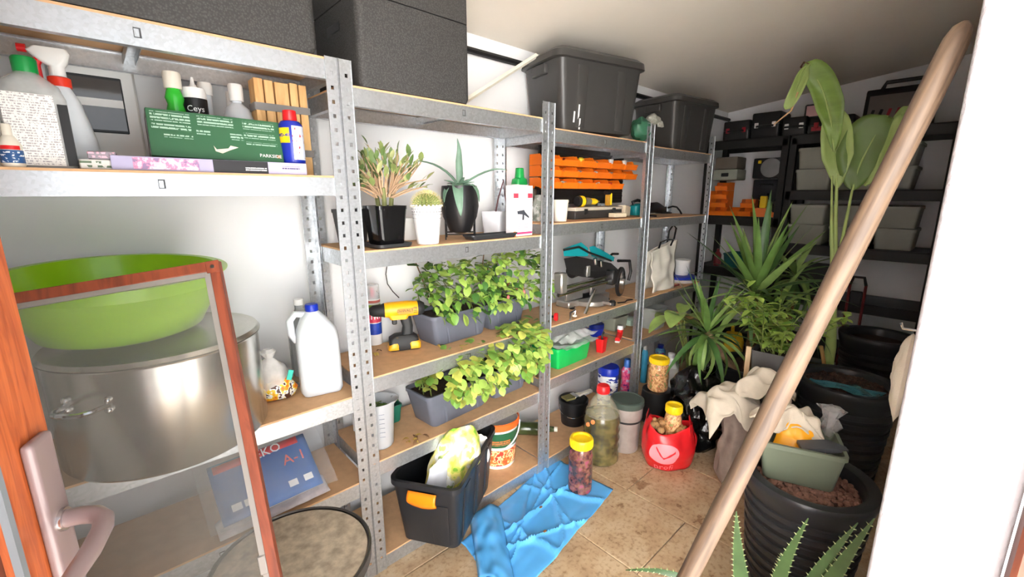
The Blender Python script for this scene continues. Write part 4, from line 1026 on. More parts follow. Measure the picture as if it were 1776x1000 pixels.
# rim corners seen in the photo: left, front, right-back
ang = atan2(bk.y-fr.y, bk.x-fr.x); Lg = (bk-fr).length; Wd = .275
t = thing('handled_tote', 'open black tote with orange handle filled with bags, before the planters', 'tote', (0, 0, 0))
ux = Vector((cos(ang), sin(ang), 0)); uy = Vector((-sin(ang), cos(ang), 0))
cen = fr+ux*Lg*.5+uy*Wd*.5; t.location = (cen.x, cen.y, .0635); t.rotation_euler = (0, 0, ang)
H_ = ZT-.0635
tub(Lg, Wd, H_, .86, .03, .004, .010, .022, .012, 5).o('body', TB, t)
for sx in (-.28, 0, .28):
    MB().loft([rr(.05, .012, .004, .02, 2, sx*Lg, -Wd*.43), rr(.06, .012, .004, H_*.86, 2, sx*Lg, -Wd*.493)]).o('rib', TB, t)
for s in (-1, 1):
    MB().loft([rr(.012, .07, .004, .02, 2, s*Lg*.432, -Wd*.2), rr(.012, .08, .004, H_*.7, 2, s*Lg*.475, -Wd*.2)]).o('rib', TB, t)
    hd = MB().grid(lambda u, v: Vector((s*(Lg/2+.012+.014*sin(pi*v)), (u-.5)*.115, H_-.028-.052*v-.012*(1-(2*u-1)**2)*v)), 12, 5)
    hd.o('handle', mat('bright orange plastic', (255, 134, 20), .35), t, sol=.008, label='bright orange handle')
# what is in the tote
def bag(name, label, cat, loc, rz, r3, m, seed, amp=.3, fr_=14, n=30, parent=None, sq=None):
    kp = [(.02, 0), (.7, .01), (.95, .12), (1.0, .35), (.93, .6), (.75, .82), (.4, .96), (.001, 1.0)]; pf = []
    for (a0, z0), (a1, z1) in zip(kp[:-1], kp[1:]):
        pf += [(a0+(a1-a0)*j/5, z0+(z1-z0)*j/5) for j in range(5)]
    b = MB().lathe(pf+[kp[-1]], n, cap=False)
    b.warp(lambda v: Vector((v.x*r3[0]*(1+amp*fbm((v.x*.25, v.y*.25, v.z*.6), fr_*.5, seed)), v.y*r3[1]*(1+amp*fbm((v.x*.25, v.y*.25, v.z*.6), fr_*.5, seed+1)), v.z*r3[2]*(1+.12*fbm((v.x*.3, v.y*.3, 0), 5, seed+2)))))
    o = b.o(name, m, parent, sub=1)
    o.location = loc; o.rotation_euler = (0, 0, rz)
    if label: tag(o, label, cat)
    return o
def pillow(name, label, cat, loc, rot, w, h, th, m, seed, amp=.01):
    b = MB()
    def f(s): return lambda u, v: Vector(((u-.5)*w*(1-.06*sin(pi*v)-.38*max(0, v-.55)**1.5/.3)+.02*fbm((0, v*3, 0), 1.3, seed), s*th*.5*(max(0, sin(pi*u))**.55)*(max(0, sin(pi*v))**.45)+amp*fbm((u*4, v*4, s), 1.6, seed)*sin(pi*u)*sin(pi*v), v*h*(1-.10*v*(2*u-1)**2+.05*v*fbm((u*3, 0, 0), 1.5, seed+2))))
    b.grid(f(1), 18, 18); b.grid(f(-1), 18, 18)
    o = b.o(name, m); o.location = loc; o.rotation_euler = rot; return tag(o, label, cat)
S3 = Vector((cen.x, cen.y, 0))
def intote(dx, dy, z): return S3+ux*dx+uy*dy+Vector((0, 0, z))
pillow('seed_bag', 'yellow and green printed plastic sack standing in the black tote', 'bag', intote(-.05, .0, .085), (radians(3), radians(12), face(cen)+.25), .25, .42, .15, mat_blotch('yellow green sack print', [(136, 186, 60), (206, 216, 96), (240, 230, 130), (226, 220, 170), (238, 240, 236), (180, 200, 120)], 13, .28, stretch=(1, 1, .8)), 3, .03)
pillow('white_bag', 'white plastic sack at the back left of the black tote', 'bag', intote(-.13, .0, .085), (radians(2), radians(4), face(cen)+.55), .15, .31, .05, mat('white glossy film', (228, 230, 236), .25, var=.06), 4)
pillow('paper_bag', 'small white and cream bag at the right inside the black tote', 'bag', intote(.09, -.03, .09), (radians(4), radians(14), face(cen)+.1), .16, .31, .06, mat_blotch('cream paper', [(216, 206, 180), (236, 232, 220), (226, 232, 236)], 9, .5), 6)

# ================================================================ blue plastic sheet
BLUES = mat('blue plastic sheet', (92, 176, 240), .25, var=.10, vs=5, spec=.7)
A, B, Cc, D_ = onZ(962, 792, 0), onZ(1064, 852, 0), onZ(925, 1010, 0), onZ(800, 930, 0)
D_ = onZ(800, 940, 0); Cc = onZ(880, 1060, 0)
def sheet(u, v):
    p = A.lerp(B, u).lerp(D_.lerp(Cc, u), v)
    def crease(a, b, c, w, h, wob=.03): return h*max(0, 1-abs(a*u+b*v-c+wob*fbm((u*3, v*3, c), 1.2, c*9))/w)
    e = crease(1, .25, .55, .035, .016)+crease(.3, 1, .42, .03, .012)+crease(-.4, 1, .15, .03, .014)+crease(1, -.5, .12, .03, .012)+crease(.2, 1, .78, .03, .012)+crease(1, .9, 1.25, .03, .014)+crease(.9, -1, -.25, .025, .010)+crease(-.15, 1, .28, .02, .009)+.003*fbm((u*9, v*10, 1), 1, 4)+.002
    e2 = .03*fbm((u*3, v*3, 9), 1.3, 5)
    edge = min(u, 1-u, v, 1-v)
    return Vector((p.x+e2*.6, p.y+.5*e2, .004+max(0, e)*(1 if edge > .02 else .4)))
bs = MB().grid(sheet, 60, 70).o('plastic_sheet', BLUES, sol=.0012); tag(bs, 'creased blue plastic sheet lying on the floor tiles', 'plastic sheet')
# folded flap
def flap(u, v):
    a, b = onZ(868, 885, 0), onZ(900, 1050, 0); c, d2 = onZ(815, 905, 0), onZ(830, 1010, 0)
    p = a.lerp(b, v).lerp(c.lerp(d2, v), u)
    return Vector((p.x, p.y, .012+.045*sin(pi*u)**.6+.014*fbm((u*3, v*5, 1), 1.4, 3)))
MB().grid(flap, 18, 26).o('folded_flap', BLUES, bs, sol=.0012)
for k, (px, py) in enumerate(((938, 880), (945, 922))):
    q = onZ(px, py, .03); put = MB().ball((0, 0, 0), .006, 8, 5, (1.6, 1, .5)).o('dry_crumb', DEBR, loc=(q.x, q.y, .034)); tag(put, ('dry crumb on the blue sheet, farther from the camera', 'dry crumb on the blue sheet, nearer the camera')[k], 'crumb')

# ================================================================ jars and bottles on the floor
def jar(loc, rz, r, h, content, lid, label, lidh=.03, screw=True):
    t = thing('glass_jar', label, 'jar', loc, rz)
    MB().lathe([(r*.90, 0), (r*.98, .006), (r, .02), (r, h*.28), (r*.97, h*.31), (r, h*.34), (r, h*.62), (r*.98, h*.70), (r*.86, h*.80), (r*.80, h*.84)], 36).o('contents', content, t)
    MB().lathe([(r*.93, .0), (r*1.02, .006), (r*1.035, .02), (r*1.035, h*.64), (r*1.01, h*.72), (r*.88, h*.82), (r*.84, h*.86)], 36, cap=False).o('glass', mat_film('jar glass', (240, 240, 236), .035, .03), t)
    R2 = r*.93
    MB().lathe([(R2, h*.84), (R2*1.03, h*.85), (R2*1.03, h*.98), (R2*.97, h), (R2*.80, h), (R2*.76, h*.965), (.0001, h*.965)], 36).o('lid', lid, t)
    for k in range(30):
        a = 2*pi*k/30; MB().box((R2*1.03*cos(a), R2*1.03*sin(a), h*.915), (.003, .004, h*.11), rot=(0, 0, a)).o('lid_grip', lid, t)
    return t
BEET = mat_blotch('pickled red cabbage', [(40, 16, 24), (70, 26, 34), (98, 46, 40), (120, 76, 58), (140, 60, 84)], 30, .12)
q = onZ(1011, 852, 0)
jar((q.x, q.y+.02, .006), face(q), .058, zat(q, 1011, 760)-.006, BEET, YELLOWL, 'jar of purple pickles with yellow lid standing on the blue sheet')
PICK = mat_blotch('pickled vegetables', [(190, 130, 74), (224, 170, 110), (238, 196, 140), (206, 120, 80), (150, 150, 80)], 36, .3)
# oil bottle with red cap
q = onZ(1050, 803, 0)
t = thing('oil_bottle', 'big clear ribbed bottle of olive brine with red cap', 'bottle', (q.x+.02, q.y+.05, .001), face(q))
zt = zat(q, 1050, 674); r = .104
OLIVE = mat_blotch('olives in brine', [(46, 40, 14), (66, 58, 22), (86, 76, 34), (104, 92, 48)], 16, .12)
MB().lathe([(r*.86, .003), (r*.94, .012)]+[(r*(.95 if k % 2 else .88), .02+(zt*.56)*k/10) for k in range(1, 11)]+[(r*.9, zt*.58), (r*.82, zt*.63)], 40).o('contents', OLIVE, t)
MB().lathe([(r*.90, .0), (r*.98, .012)]+[(r*(1.0 if k % 2 else .93), .02+(zt*.56)*k/10) for k in range(1, 11)]+[(r*.95, zt*.60), (r*.90, zt*.635)], 40, cap=False).o('glass', mat_film('thin bottle plastic', (222, 216, 188), .05, .05), t)
MB().lathe([(r*.90, zt*.635), (r*.78, zt*.70), (r*.5, zt*.82), (r*.26, zt*.90), (r*.24, zt*.93)], 40, cap=False).o('shoulder', mat_film('bottle plastic', (222, 216, 188), .26, .06), t)
MB().lathe([(r*.33, zt*.905), (r*.35, zt*.92), (r*.33, zt*.985), (r*.28, zt)], 24).o('cap', RED, t)
for a, z in ((-.75, .54), (-.45, .60)): MB().ball((r*.98*sin(a), -r*.98*cos(a), zt*z), .011, 10, 6, (1, .3, 1.2)).o('sticker', mat('orange sticker', (240, 130, 70), .5), t)
# grey pail with green-grey lid
q = onZ(1096, 781, 0)
t = thing('lidded_pail', 'grey translucent pail with dark green-grey lid behind the brine bottle', 'pail', (q.x, q.y+.05, .001), face(q))
zt = zat((q.x, q.y+.05), 1092, 690); r = .088
PAIL = mat('smoky translucent plastic', (150, 138, 132), .35, var=.12, vs=18)
MB().lathe([(r*.80, 0), (r*.84, .006), (r*.92, zt*.62), (r*1.0, zt*.66), (r*1.02, zt*.86), (r*.98, zt*.90)], 40).o('body', PAIL, t)
MB().lathe([(r*.955, zt*.60), (r*.955, zt*.64)], 40, cap=False).o('band', BLACKP, t)
MB().lathe([(r*1.06, zt*.88), (r*1.08, zt*.90), (r*1.06, zt*.985), (r*.95, zt), (r*.90, zt*.985), (.0001, zt*.985)], 40).o('lid', mat('green grey lid plastic', (70, 82, 74), .4), t)
# black buckets with brush on the bottom shelf of unit 3
ZQ = L3[0]+.001
q = onZ(1009, 738, ZQ)
t = thing('black_bucket', 'small black bucket with wire handle and a brush across its top', 'bucket', (q.x, q.y+.07, ZQ), face(q))
zt = zat((q.x, q.y+.07), 1000, 690)-ZQ; r = .085
MB().lathe([(r*.82, 0), (r*.84, .005), (r*.97, zt*.82), (r*1.06, zt*.83), (r*1.07, zt*.97), (r*1.0, zt), (r*.96, zt*.97), (r*.8, .02), (.0001, .02)], 36, cap=False).o('bucket_body', BLACKP, t)
MB().tube([(r*1.03*cos(a), r*1.03*sin(a), zt*.75-.05*abs(sin(a))) for a in [pi+pi*k/14 for k in range(15)]], .0025, 6).o('handle', CHROME, t)
bt = thing('paint_brush', 'flat brush with wooden handle lying across the small black bucket', 'brush', (q.x+.01, q.y+.07, ZQ+zt+.004), face(q)+.7)
MB().box((-.045, 0, .006), (.07, .06, .014), .003).o('bristles', mat('olive bristles', (110, 104, 60), .9, bump=.5, bs=300, stretch=(1, 8, 1)), bt)
MB().box((.0, 0, .007), (.03, .062, .016), .002).o('ferrule', CHROME, bt)
MB().loft([[(.012, -.02, 0), (.012, .02, 0), (.012, .02, .013), (.012, -.02, .013)], [(.06, -.009, .002), (.06, .009, .002), (.06, .009, .014), (.06, -.009, .014)], [(.13, -.012, .006), (.13, .012, .006), (.13, .012, .018), (.13, -.012, .018)]]).o('handle', CREAM, bt)
q2 = onY(962, 725, 1.60)
t = thing('green_wine_bottle', 'dark green bottle lying under the saw shelf beside the black bucket', 'bottle', (1.66, 1.60, ZQ+.04), 0)
MB().tube([(-.08, .10, 0), (-.07, .09, 0), (.03, -.02, 0), (.06, -.05, 0), (.09, -.085, 0)], [.034, .038, .038, .018, .014], 20).o('body', mat('dark green glass', (60, 70, 40), .15, var=.3, vs=20), t)
MB().tube([(.088, -.083, 0), (.1, -.097, 0)], .015, 14).o('cap', CREAM, t)
# blue and white tub, pink bottle etc. on the bottom shelf of unit 3
def can(px0, px1, pyb, pyt, z, Y, name, label, cat, parts):
    c, r = fitc(px0, px1, (pyb+pyt)/2, Y); h = zat((c, Y), (px0+px1)/2, pyt)-z
    t = thing(name, label, cat, (c, Y, z), face((c, Y)))
    for nm, prof, m in parts: MB().lathe([(a*r, b*h) for a, b in prof], 28).o(nm, m, t)
    return t, r, h
cy = [('body', [(.94, 0), (1, .03), (1, .84), (.9, .88)], None)]
SWIRL = mat_blotch('blue white swirl print', [(30, 40, 110), (40, 60, 150), (236, 238, 244), (250, 250, 250), (36, 44, 120)], 9, .35, stretch=(1, 1, 3))
t, r, h = can(1037, 1073, 676, 634, ZQ, 1.47, 'detergent_tub', 'white tub with dark blue wave print near the pink bottle', 'tub', [('body', [(.92, 0), (.98, .05), (1, .85), (.95, .9)], SWIRL), ('lid', [(1.04, .86), (1.05, .97), (.95, 1)], BLUE)])
t, r, h = can(1076, 1099, 672, 622, ZQ, 1.50, 'softener_bottle', 'pink and purple detergent bottle beside the blue wave tub', 'bottle', [('body', [(.95, 0), (1, .05), (.85, .5), (.95, .72), (.5, .82)], mat_blotch('pink purple print', [(60, 40, 120), (220, 70, 130), (240, 110, 150), (200, 190, 220)], 24, .3)), ('cap', [(.55, .80), (.55, .98), (.45, 1)], mat('blue purple cap', (60, 110, 190), .4))])
t, r, h = can(1113, 1124, 632, 598, ZQ, 1.56, 'cyan_bottle', 'cyan detergent bottle behind the jar of yellow pickles', 'bottle', [('body', [(1, 0), (1, .8), (.7, .88)], mat('cyan plastic', (70, 170, 210), .35)), ('cap', [(.6, .86), (.6, 1)], WHITEP)])
t, r, h = can(1136, 1154, 632, 597, ZQ, 1.58, 'blue_bottle', 'blue and magenta bottle leaning at the shelf end by the leaves', 'bottle', [('body', [(1, 0), (1, .8), (.7, .88)], mat_blotch('blue magenta print', [(60, 120, 190), (110, 190, 220), (150, 50, 120)], 22, .3)), ('cap', [(.6, .86), (.6, 1)], BLUE)])
# things on the floor beyond: jar on an upturned black bucket, white canister
zbk = .20
q = onZ(1133, 678, zbk)
bk = thing('upturned_bucket', 'upturned black bucket under the jar of yellow pickles', 'bucket', (q.x+.05, q.y+.0, .001), face(q))
MB().lathe([(.11, 0), (.108, .01), (.092, zbk-.004), (.088, zbk), (.0001, zbk)], 32).o('bucket_body', BLACKP, bk)
MB().lathe([(.112, .0), (.118, .004), (.118, .018), (.108, .02)], 32, cap=False).o('rim', BLACKP, bk)
q = onZ(1133, 676, zbk)
jar((bk.location.x, bk.location.y, zbk+.0015), face(q), .064, zat(bk.location, 1133, 618)-zbk, PICK, YELLOWL, 'jar of yellow mixed pickles with yellow lid on the upturned bucket')
q = bk.location+Vector((.20, .02, 0))
t = thing('white_canister', 'white plastic canister half hidden behind the jar of yellow pickles', 'canister', (q.x, q.y, .001), .4)
MB().loft([rr(.12, .1, .02, 0), rr(.125, .105, .022, .01), rr(.125, .105, .022, .30), rr(.06, .06, .02, .34), rr(.04, .04, .018, .36)]).o('body', WHITEP, t); MB().lathe([(.022, .35), (.022, .385)], 18).o('cap', WHITEP, t)

# red carrier bag with walnuts and a jar
q = onZ(1166, 812, 0)
t = thing('carrier_bag', 'red plastic carrier bag with pink heart logo, full of walnuts', 'bag', (q.x+.03, q.y+.06, .001), face(q))
zt = zat((q.x+.03, q.y+.06), 1166, 735); rw = .135
REDB = mat('red carrier film', (214, 32, 38), .3, var=.10, vs=10, spec=.6)
def bagwall(ins):
    def f(u, v):
        a = 2*pi*u; w = 1+.10*sin(3*a+1)+.16*fbm((cos(a)*1.1, sin(a)*1.1, v*1.6), 1.7, 4)*(.3+v)
        k = (.80+.26*sin(pi*min(1, v*.9+.05))-.05*v)*w
        top = v*zt*(1.0+.10*cos(2*a))
        return Vector((cos(a)*rw*k*(1-ins), sin(a)*rw*.78*k*(1-ins), .002+top+.006*fbm((u*6, v*6, 0), 2, 7)))
    return f
b = MB().grid(bagwall(0), 64, 24); b.o('bag_body', REDB, t, sol=.0012)
MB().lathe([(.0001, .003), (rw*.75, .003)], 30, cap=False, sy=.78).o('bag_base', REDB, t)
for s in (-1, 1):
    def strap(u, v, s=s):
        w = (v-.5)*.055*(1.25-.6*sin(pi*u)); y = -.05+.10*u
        return Vector((s*(rw*.86-.015*sin(pi*u)+.25*abs(w)*.3), y+w*.6, zt*.92+.075*sin(pi*u)+.3*w))
    MB().grid(strap, 16, 6).o('strap', REDB, t, sol=.0012)
nuts = MB(); NR = random.Random(4)
WAL = mat('walnut shell', (178, 134, 88), .7, var=.3, vs=60, bump=.8, bs=120)
nut = MB().ball((0, 0, 0), .019, 12, 9, (1, 1, 1.1)).warp(lambda v: v*(1+.08*fbm(v, 120, 1))).mesh('walnut', WAL)
for k in range(34):
    a = NR.uniform(0, 2*pi); rad = sqrt(NR.random())*rw*.68; z = zt*.80+.028*(1-(rad/rw)**2)+NR.uniform(-.012, .014)
    o = bpy.data.objects.new('walnut', nut); COL.objects.link(o)
    o.matrix_world = Matrix.Translation(t.location) @ Matrix.Rotation(t.rotation_euler.z, 4, 'Z') @ Matrix.Translation((rad*cos(a), rad*.72*sin(a), z)) @ Euler((NR.uniform(0, 3), NR.uniform(0, 3), 0)).to_matrix().to_4x4()
    tag(o, 'brown walnut in the open top of the red carrier bag', 'walnut', 'walnuts in the red carrier bag')
# heart-like round logo with tick
LOGO = mat('pink logo', (244, 150, 158), .4)
def onbag(a, v, off=.0025):
    p = bagwall(-off*8)((a/(2*pi)) % 1, v); return p
def logo(u, v):
    ang_ = 2*pi*u; rad = v*.5
    return onbag(1.5*pi+rad*1.05*cos(ang_), .50+rad*.56*sin(ang_))
MB().grid(logo, 28, 5).o('logo', LOGO, t)
tick = [(-.30, .66), (-.02, .42), (.36, .60)]
for (a0_, v0), (a1_, v1) in zip(tick[:-1], tick[1:]):
    def st(u, v): return onbag(1.5*pi+a0_+(a1_-a0_)*u, v0+(v1-v0)*u+(v-.5)*.055, .0045)
    MB().grid(st, 8, 1).o('tick_mark', REDB, t)
lt = text('profi', .05, LOGO, t)
lt.rotation_euler = (0, 0, 0)
for v in lt.data.vertices: v.co = onbag(1.5*pi+v.co.x*7.2, .15+v.co.y*5.0, .012)
q3 = t.matrix_basis @ Vector((.025, .02, zt*.80))
jar((q3.x, q3.y, .06), 0, .045, zat(q3, 1166, 700)-.06, PICK, YELLOWL, 'jar with yellow lid sitting among the walnuts in the red bag')

# ================================================================ unit 3, shelf with bins (z 1.295)
ZU = L3[3]+.001
# black tool panel hung on the back posts
YP = 1.662
xa, xb = onY(934, 300, YP).x, onY(1078, 330, YP).x
zp0, zp1 = onY(1040, 352, YP).z, onY(1000, 258, YP).z
t = thing('pegboard', 'black slotted panel hung behind the orange bins', 'panel', ((xa+xb)/2, YP, zp0))
PW = xb-xa
MB().box((0, 0, (zp1-zp0)/2), (PW, .012, zp1-zp0), .002).o('back_plate', mat('black panel plastic', (30, 29, 28), .5), t)
for k in range(int((zp1-zp0)/.03)): MB().box((0, -.0095, .014+k*.03), (PW*.98, .007, .014), .002).o('slat', mat('black panel plastic', (30, 29, 28), .5), t)
def bin_mesh(w, dd, h):
    b = MB()
    th = .003
    prof = [(0, 0), (-dd, 0), (-dd*1.08, h*.50), (-dd*.86, h*.50), (-dd*.70, h), (0, h)]
    for s in (-1, 1): b.loft([[(s*w/2, y, z) for y, z in prof], [(s*(w/2-th), y, z) for y, z in prof]])
    b.box((0, -dd/2, th/2), (w-2*th, dd, th)); b.box((0, -th/2, h/2), (w-2*th, th, h))
    b.loft([[(-w/2+th, -dd, 0), (w/2-th, -dd, 0), (w/2-th, -dd*1.08, h*.55), (-w/2+th, -dd*1.08, h*.55)], [(-w/2+th, -dd+th, 0), (w/2-th, -dd+th, 0), (w/2-th, -dd*1.08+th, h*.55), (-w/2+th, -dd*1.08+th, h*.55)]])
    b.box((0, -dd*1.08-.001, h*.53), (w*.98, .006, h*.10))
    return b.mesh('orange_bin', ORANGE, False)
rows = [(0, 6, 'top'), (0, 6, 'middle'), (0, 5, 'lowest')]
xl, xr = onY(935, 290, 1.57).x, onY(1099, 290, 1.57).x
bw = (xr-xl)/6; BM = bin_mesh(bw*.86, .105, .054)
ordn = ['first', 'second', 'third', 'fourth', 'fifth', 'sixth']
filler = {(0, 1): ('dark red stopper', (120, 24, 30)), (0, 2): ('yellow plug', (246, 214, 40)), (0, 3): ('white roll', (235, 232, 226)), (0, 4): ('white cup', (240, 238, 234)), (0, 5): ('white cup', (240, 238, 234)), (1, 3): ('white wad', (232, 226, 220)), (1, 2): ('grey fitting', (150, 150, 152)), (2, 1): ('steel fitting', (180, 180, 178)), (2, 3): ('white tube', (236, 234, 230)), (2, 4): ('red clip', (190, 40, 40)), (1, 0): ('orange plug', (230, 120, 50)), (1, 5): ('orange plug', (230, 120, 50)), (2, 0): ('grey fitting', (150, 150, 152)), (0, 0): ('grey fitting', (150, 150, 152)), (2, 2): ('steel fitting', (180, 180, 178)), (1, 1): ('orange plug', (230, 120, 50)), (1, 4): ('grey fitting', (150, 150, 152))}
zr = [onY(1007, y_, 1.545).z for y_ in (289, 307.5, 327)]
for i, (pp, n, nm) in enumerate(rows):
    for k in range(n):
        o = bpy.data.objects.new('orange_bin', BM); COL.objects.link(o); o.location = (xl+bw*(k+.5), YP-.014, zr[i])
        tag(o, 'orange open-front bin, %s from the left in the %s row of the wall panel' % (ordn[k], nm), 'bin', 'orange bins on the wall panel')
        nm2, colr = filler[(i, k)]
        f = MB()
        if 'cup' in nm2: f.lathe([(.014, 0), (.020, .05), (.018, .05), (.012, .004)], 16)
        elif 'plug' in nm2 and i == 0: f.lathe([(.022, 0), (.026, .02), (.024, .045), (.012, .055)], 10)
        elif 'tube' in nm2: f.tube([(-.03, 0, .012), (.03, -.01, .030)], .009, 10)
        else: f.ball((0, 0, .022), .022, 10, 7, (1.1, .9, .8)).warp(lambda v: v*(1+.3*fbm(v, 60, i+k)))
        zz = .012 if i != 0 or 'cup' not in nm2 else .03
        fo = f.o('_'.join(nm2.split()[1:]) or 'fitting', mat('bin filler '+nm2, colr, .45), loc=(xl+bw*(k+.5), YP-.014-.055, zr[i]+zz*.5+.004)); fo.scale = (.8, .8, .8)
        tag(fo, '%s in the %s bin of the %s orange row' % (nm2, ordn[k], nm), nm2.split()[-1], 'small parts in the orange bins')
# white cup on shelf
t, r, h = can(958, 986, 385, 346, ZU, 1.47, 'white_tub', 'cream plastic tub beside the steel post on the bin shelf', 'tub', [('body', [(.78, 0), (.80, .02), (.95, .88)], CREAM), ('rim', [(.97, .86), (1.02, .88), (1.0, .99), (.9, 1), (.0001, .97)], CREAM)])
# grey tool case, drill lying on it
xa, xb = onY(985, 375, 1.56).x, onY(1066, 375, 1.56).x
t = thing('metal_toolbox', 'low grey toolbox with pale lid under the black and yellow drill', 'toolbox', ((xa+xb)/2, 1.58, ZU), 0)
W = xb-xa
MB().box((0, 0, .022), (W, .14, .044), .004).o('body', mat('dark grey steel', (70, 68, 66), .45, metal=.3), t)
MB().box((0, 0, .0535), (W*1.01, .145, .018), .003).o('lid', mat('putty plastic', (196, 188, 170), .5), t)
for s in (-.3, .3): MB().box((s*W, -.0735, .04), (.03, .006, .03), .002).o('latch', BLACKP, t)
p = Vector((onY(1018, 355, 1.56).x, 1.565, ZU+.064))
t = thing('compact_driver', 'small black and yellow driver lying on the low toolbox', 'drill', p, -.15)
MB().tube([(-.075, 0, .03), (-.06, 0, .03), (-.02, 0, .03)], [.026, .03, .026], 16).o('motor', BLACKP, t)
MB().tube([(-.055, 0, .03), (-.03, 0, .03)], .0308, 16).o('ring', YELLOWL, t)
MB().tube([(-.02, 0, .03), (.02, 0, .03), (.04, 0, .028)], [.024, .02, .016], 14).o('gearbox', mat('grey cast alloy', (150, 146, 138), .4, metal=.6), t)
MB().tube([(.02, 0, .03), (.06, 0, .028), (.085, 0, .028)], [.018, .019, .010], 14).o('chuck', YELLOWL, t)
MB().tube([(.08, 0, .028), (.10, 0, .028)], .006, 8).o('bit', CHROME, t)
p = Vector((onY(1056, 350, 1.57).x, 1.58, ZU+.064))
t = thing('glue_gun', 'upright yellow and black hand tool standing by the cream blocks', 'hand tool', p, 0)
MB().box((0, 0, .035), (.022, .026, .066), .004).o('handle', mat('amber plastic', (206, 150, 50), .4), t); MB().box((-.004, 0, .078), (.04, .03, .022), .004).o('head', BLACKP, t); MB().box((.016, -.006, .04), (.008, .028, .07), .002).o('side_bar', YELLOWL, t)
for k, (px, dz, w_, h_, rz, lb) in enumerate(((1082, 0, .085, .06, .2, 'cream block tilted beside the teal drill'), (1070, 0, .10, .024, -.1, 'cream wood offcut lying before the cream block'))):
    p = onY(px, 370, 1.53-.07*k)
    tag(MB().box((0, 0, h_/2), (w_, .05, h_), .002, rot=(0, .12*(1-k), 0)).o('offcut', mat('cream wood', (222, 208, 180), .7), loc=(p.x, 1.53-.075*k, ZU+.004), rot=(0, 0, rz)), lb, 'offcut', 'cream offcuts on the bin shelf')
# teal drill bag and black grinder
p = onY(1108, 365, 1.53)
t = thing('teal_power_tool', 'teal and black power tool lying by the far steel post', 'power tool', (p.x, 1.535, ZU), -.3)
MB().loft([rr(.10, .07, .02, .002), rr(.12, .08, .025, .03), rr(.11, .075, .025, .06), rr(.07, .05, .02, .075)]).o('body', TEAL, t)
MB().tube([(-.03, 0, .06), (-.05, 0, .085), (-.01, 0, .095), (.04, 0, .085), (.05, 0, .06)], .010, 10).o('handle', BLACKP, t)
MB().tube([(.055, 0, .035), (.10, 0, .035)], [.022, .014], 14).o('nose', BLACKP, t)
ZU4 = L4[3]+.001
p = onY(1142, 370, 1.52)
t = thing('angle_grinder', 'black angle grinder with trailing cord on the far shelf', 'grinder', (p.x, 1.54, ZU4), .1)
MB().tube([(-.12, 0, .045), (-.08, 0, .055), (.0, 0, .055), (.06, 0, .045), (.12, 0, .04)], [.022, .034, .036, .03, .02], 18).o('body', BLACKP, t)
MB().lathe([(.055, 0), (.058, .006), (.03, .012)], 26).o('guard', DARKP, t, loc=(.13, 0, .012))
MB().tube([(.12, 0, .05), (.13, 0, .02)], [.024, .02], 14).o('head', DARKP, t)
MB().tube([(-.12, 0, .045), (-.16, -.02, .03), (-.20, -.04, .01), (-.17, -.08, .006)], .005, 6).o('cord', BLACKP, t)
tag(MB().tube([(0, 0, .05), (.03, -.02, .06), (.07, -.03, .055), (.10, -.04, .03), (.12, -.045, .006)], .006, 8).o('loose_cable', BLACKP, loc=(p.x+.14, 1.53, ZU4)), 'short loop of thick black cable beyond the grinder', 'cable')

# ================================================================ unit 3, mitre saw (z .787)
ZM = L3[2]+.001
p = onY(1035, 520, 1.53)
t = thing('mitre_saw', 'teal and black sliding mitre saw with silver rails', 'mitre saw', (onY(1030, 520, 1.53).x, 1.53, ZM), .0)
SAWB = mat('saw black plastic', (30, 29, 30), .42); SAWG = mat('cast aluminium', (176, 172, 166), .35, metal=.75, var=.1)
X_ = lambda px, py, Y=1.53: (onY(px, py, Y)-Vector(t.location))
def vv(px, py, Y): q = onY(px, py, Y); return (q.x-t.location.x, q.y-t.location.y, q.z-t.location.z)
MB().lathe([(.11, .006), (.115, .012), (.115, .034), (.105, .04)], 36).o('turntable', SAWG, t, loc=(-.02, .02, 0))
MB().box((-.02, .06, .022), (.40, .10, .036), .006).o('base', SAWG, t)
for s in (-1, 1):
    MB().box((-.02+s*.115, .045, .075), (.15, .016, .07), .003).o('fence', SAWG, t)
    for sy in (-.0, .1): MB().lathe([(.016, 0), (.018, .006)], 14).o('foot', SAWB, t, loc=(-.02+s*.17, sy+.01, 0))
MB().box((-.02, -.085, .03), (.04, .13, .018), .004).o('mitre_arm', SAWG, t)
MB().lathe([(.018, 0), (.02, .02), (.012, .03)], 12).o('lock_knob', SAWB, t, loc=(-.02, -.145, .02))
for dz in (0, .055):
    MB().tube([vv(968, 512-dz*190, 1.47), vv(1056, 487-dz*150, 1.47)], .010, 12).o('slide_rail', CHROME, t)
MB().box(vv(1060, 480, 1.47), (.05, .06, .09), .008).o('rail_bracket', SAWB, t)
MB().box(vv(972, 490, 1.47), (.05, .06, .11), .008).o('rail_bracket', SAWG, t)
hp_ = vv(1030, 466, 1.53)
MB().tube([vv(990, 472, 1.53), vv(1010, 462, 1.53), vv(1050, 468, 1.53), vv(1078, 482, 1.53)], [.035, .045, .04, .03], 16).o('motor', SAWB, t)
b = MB()
gc = Vector(vv(1076, 488, 1.50)); pr = []
b.lathe([(.0001, -.012), (.085, -.012), (.092, -.006), (.092, .006), (.085, .012), (.0001, .012)], 40)
b.o('blade_guard', SAWB, t, loc=gc, rot=(pi/2, 0, .35))
MB().lathe([(.0001, -.0015), (.075, -.0015), (.075, .0015), (.0001, .0015)], 40).o('blade', CHROME, t, loc=gc+Vector((-.008, -.018, 0)), rot=(pi/2, 0, .35))
MB().lathe([(.022, 0), (.022, .012), (.01, .014)], 16).o('arbor', SAWG, t, loc=gc+Vector((-.006, -.018, 0)), rot=(pi/2, 0, .35))
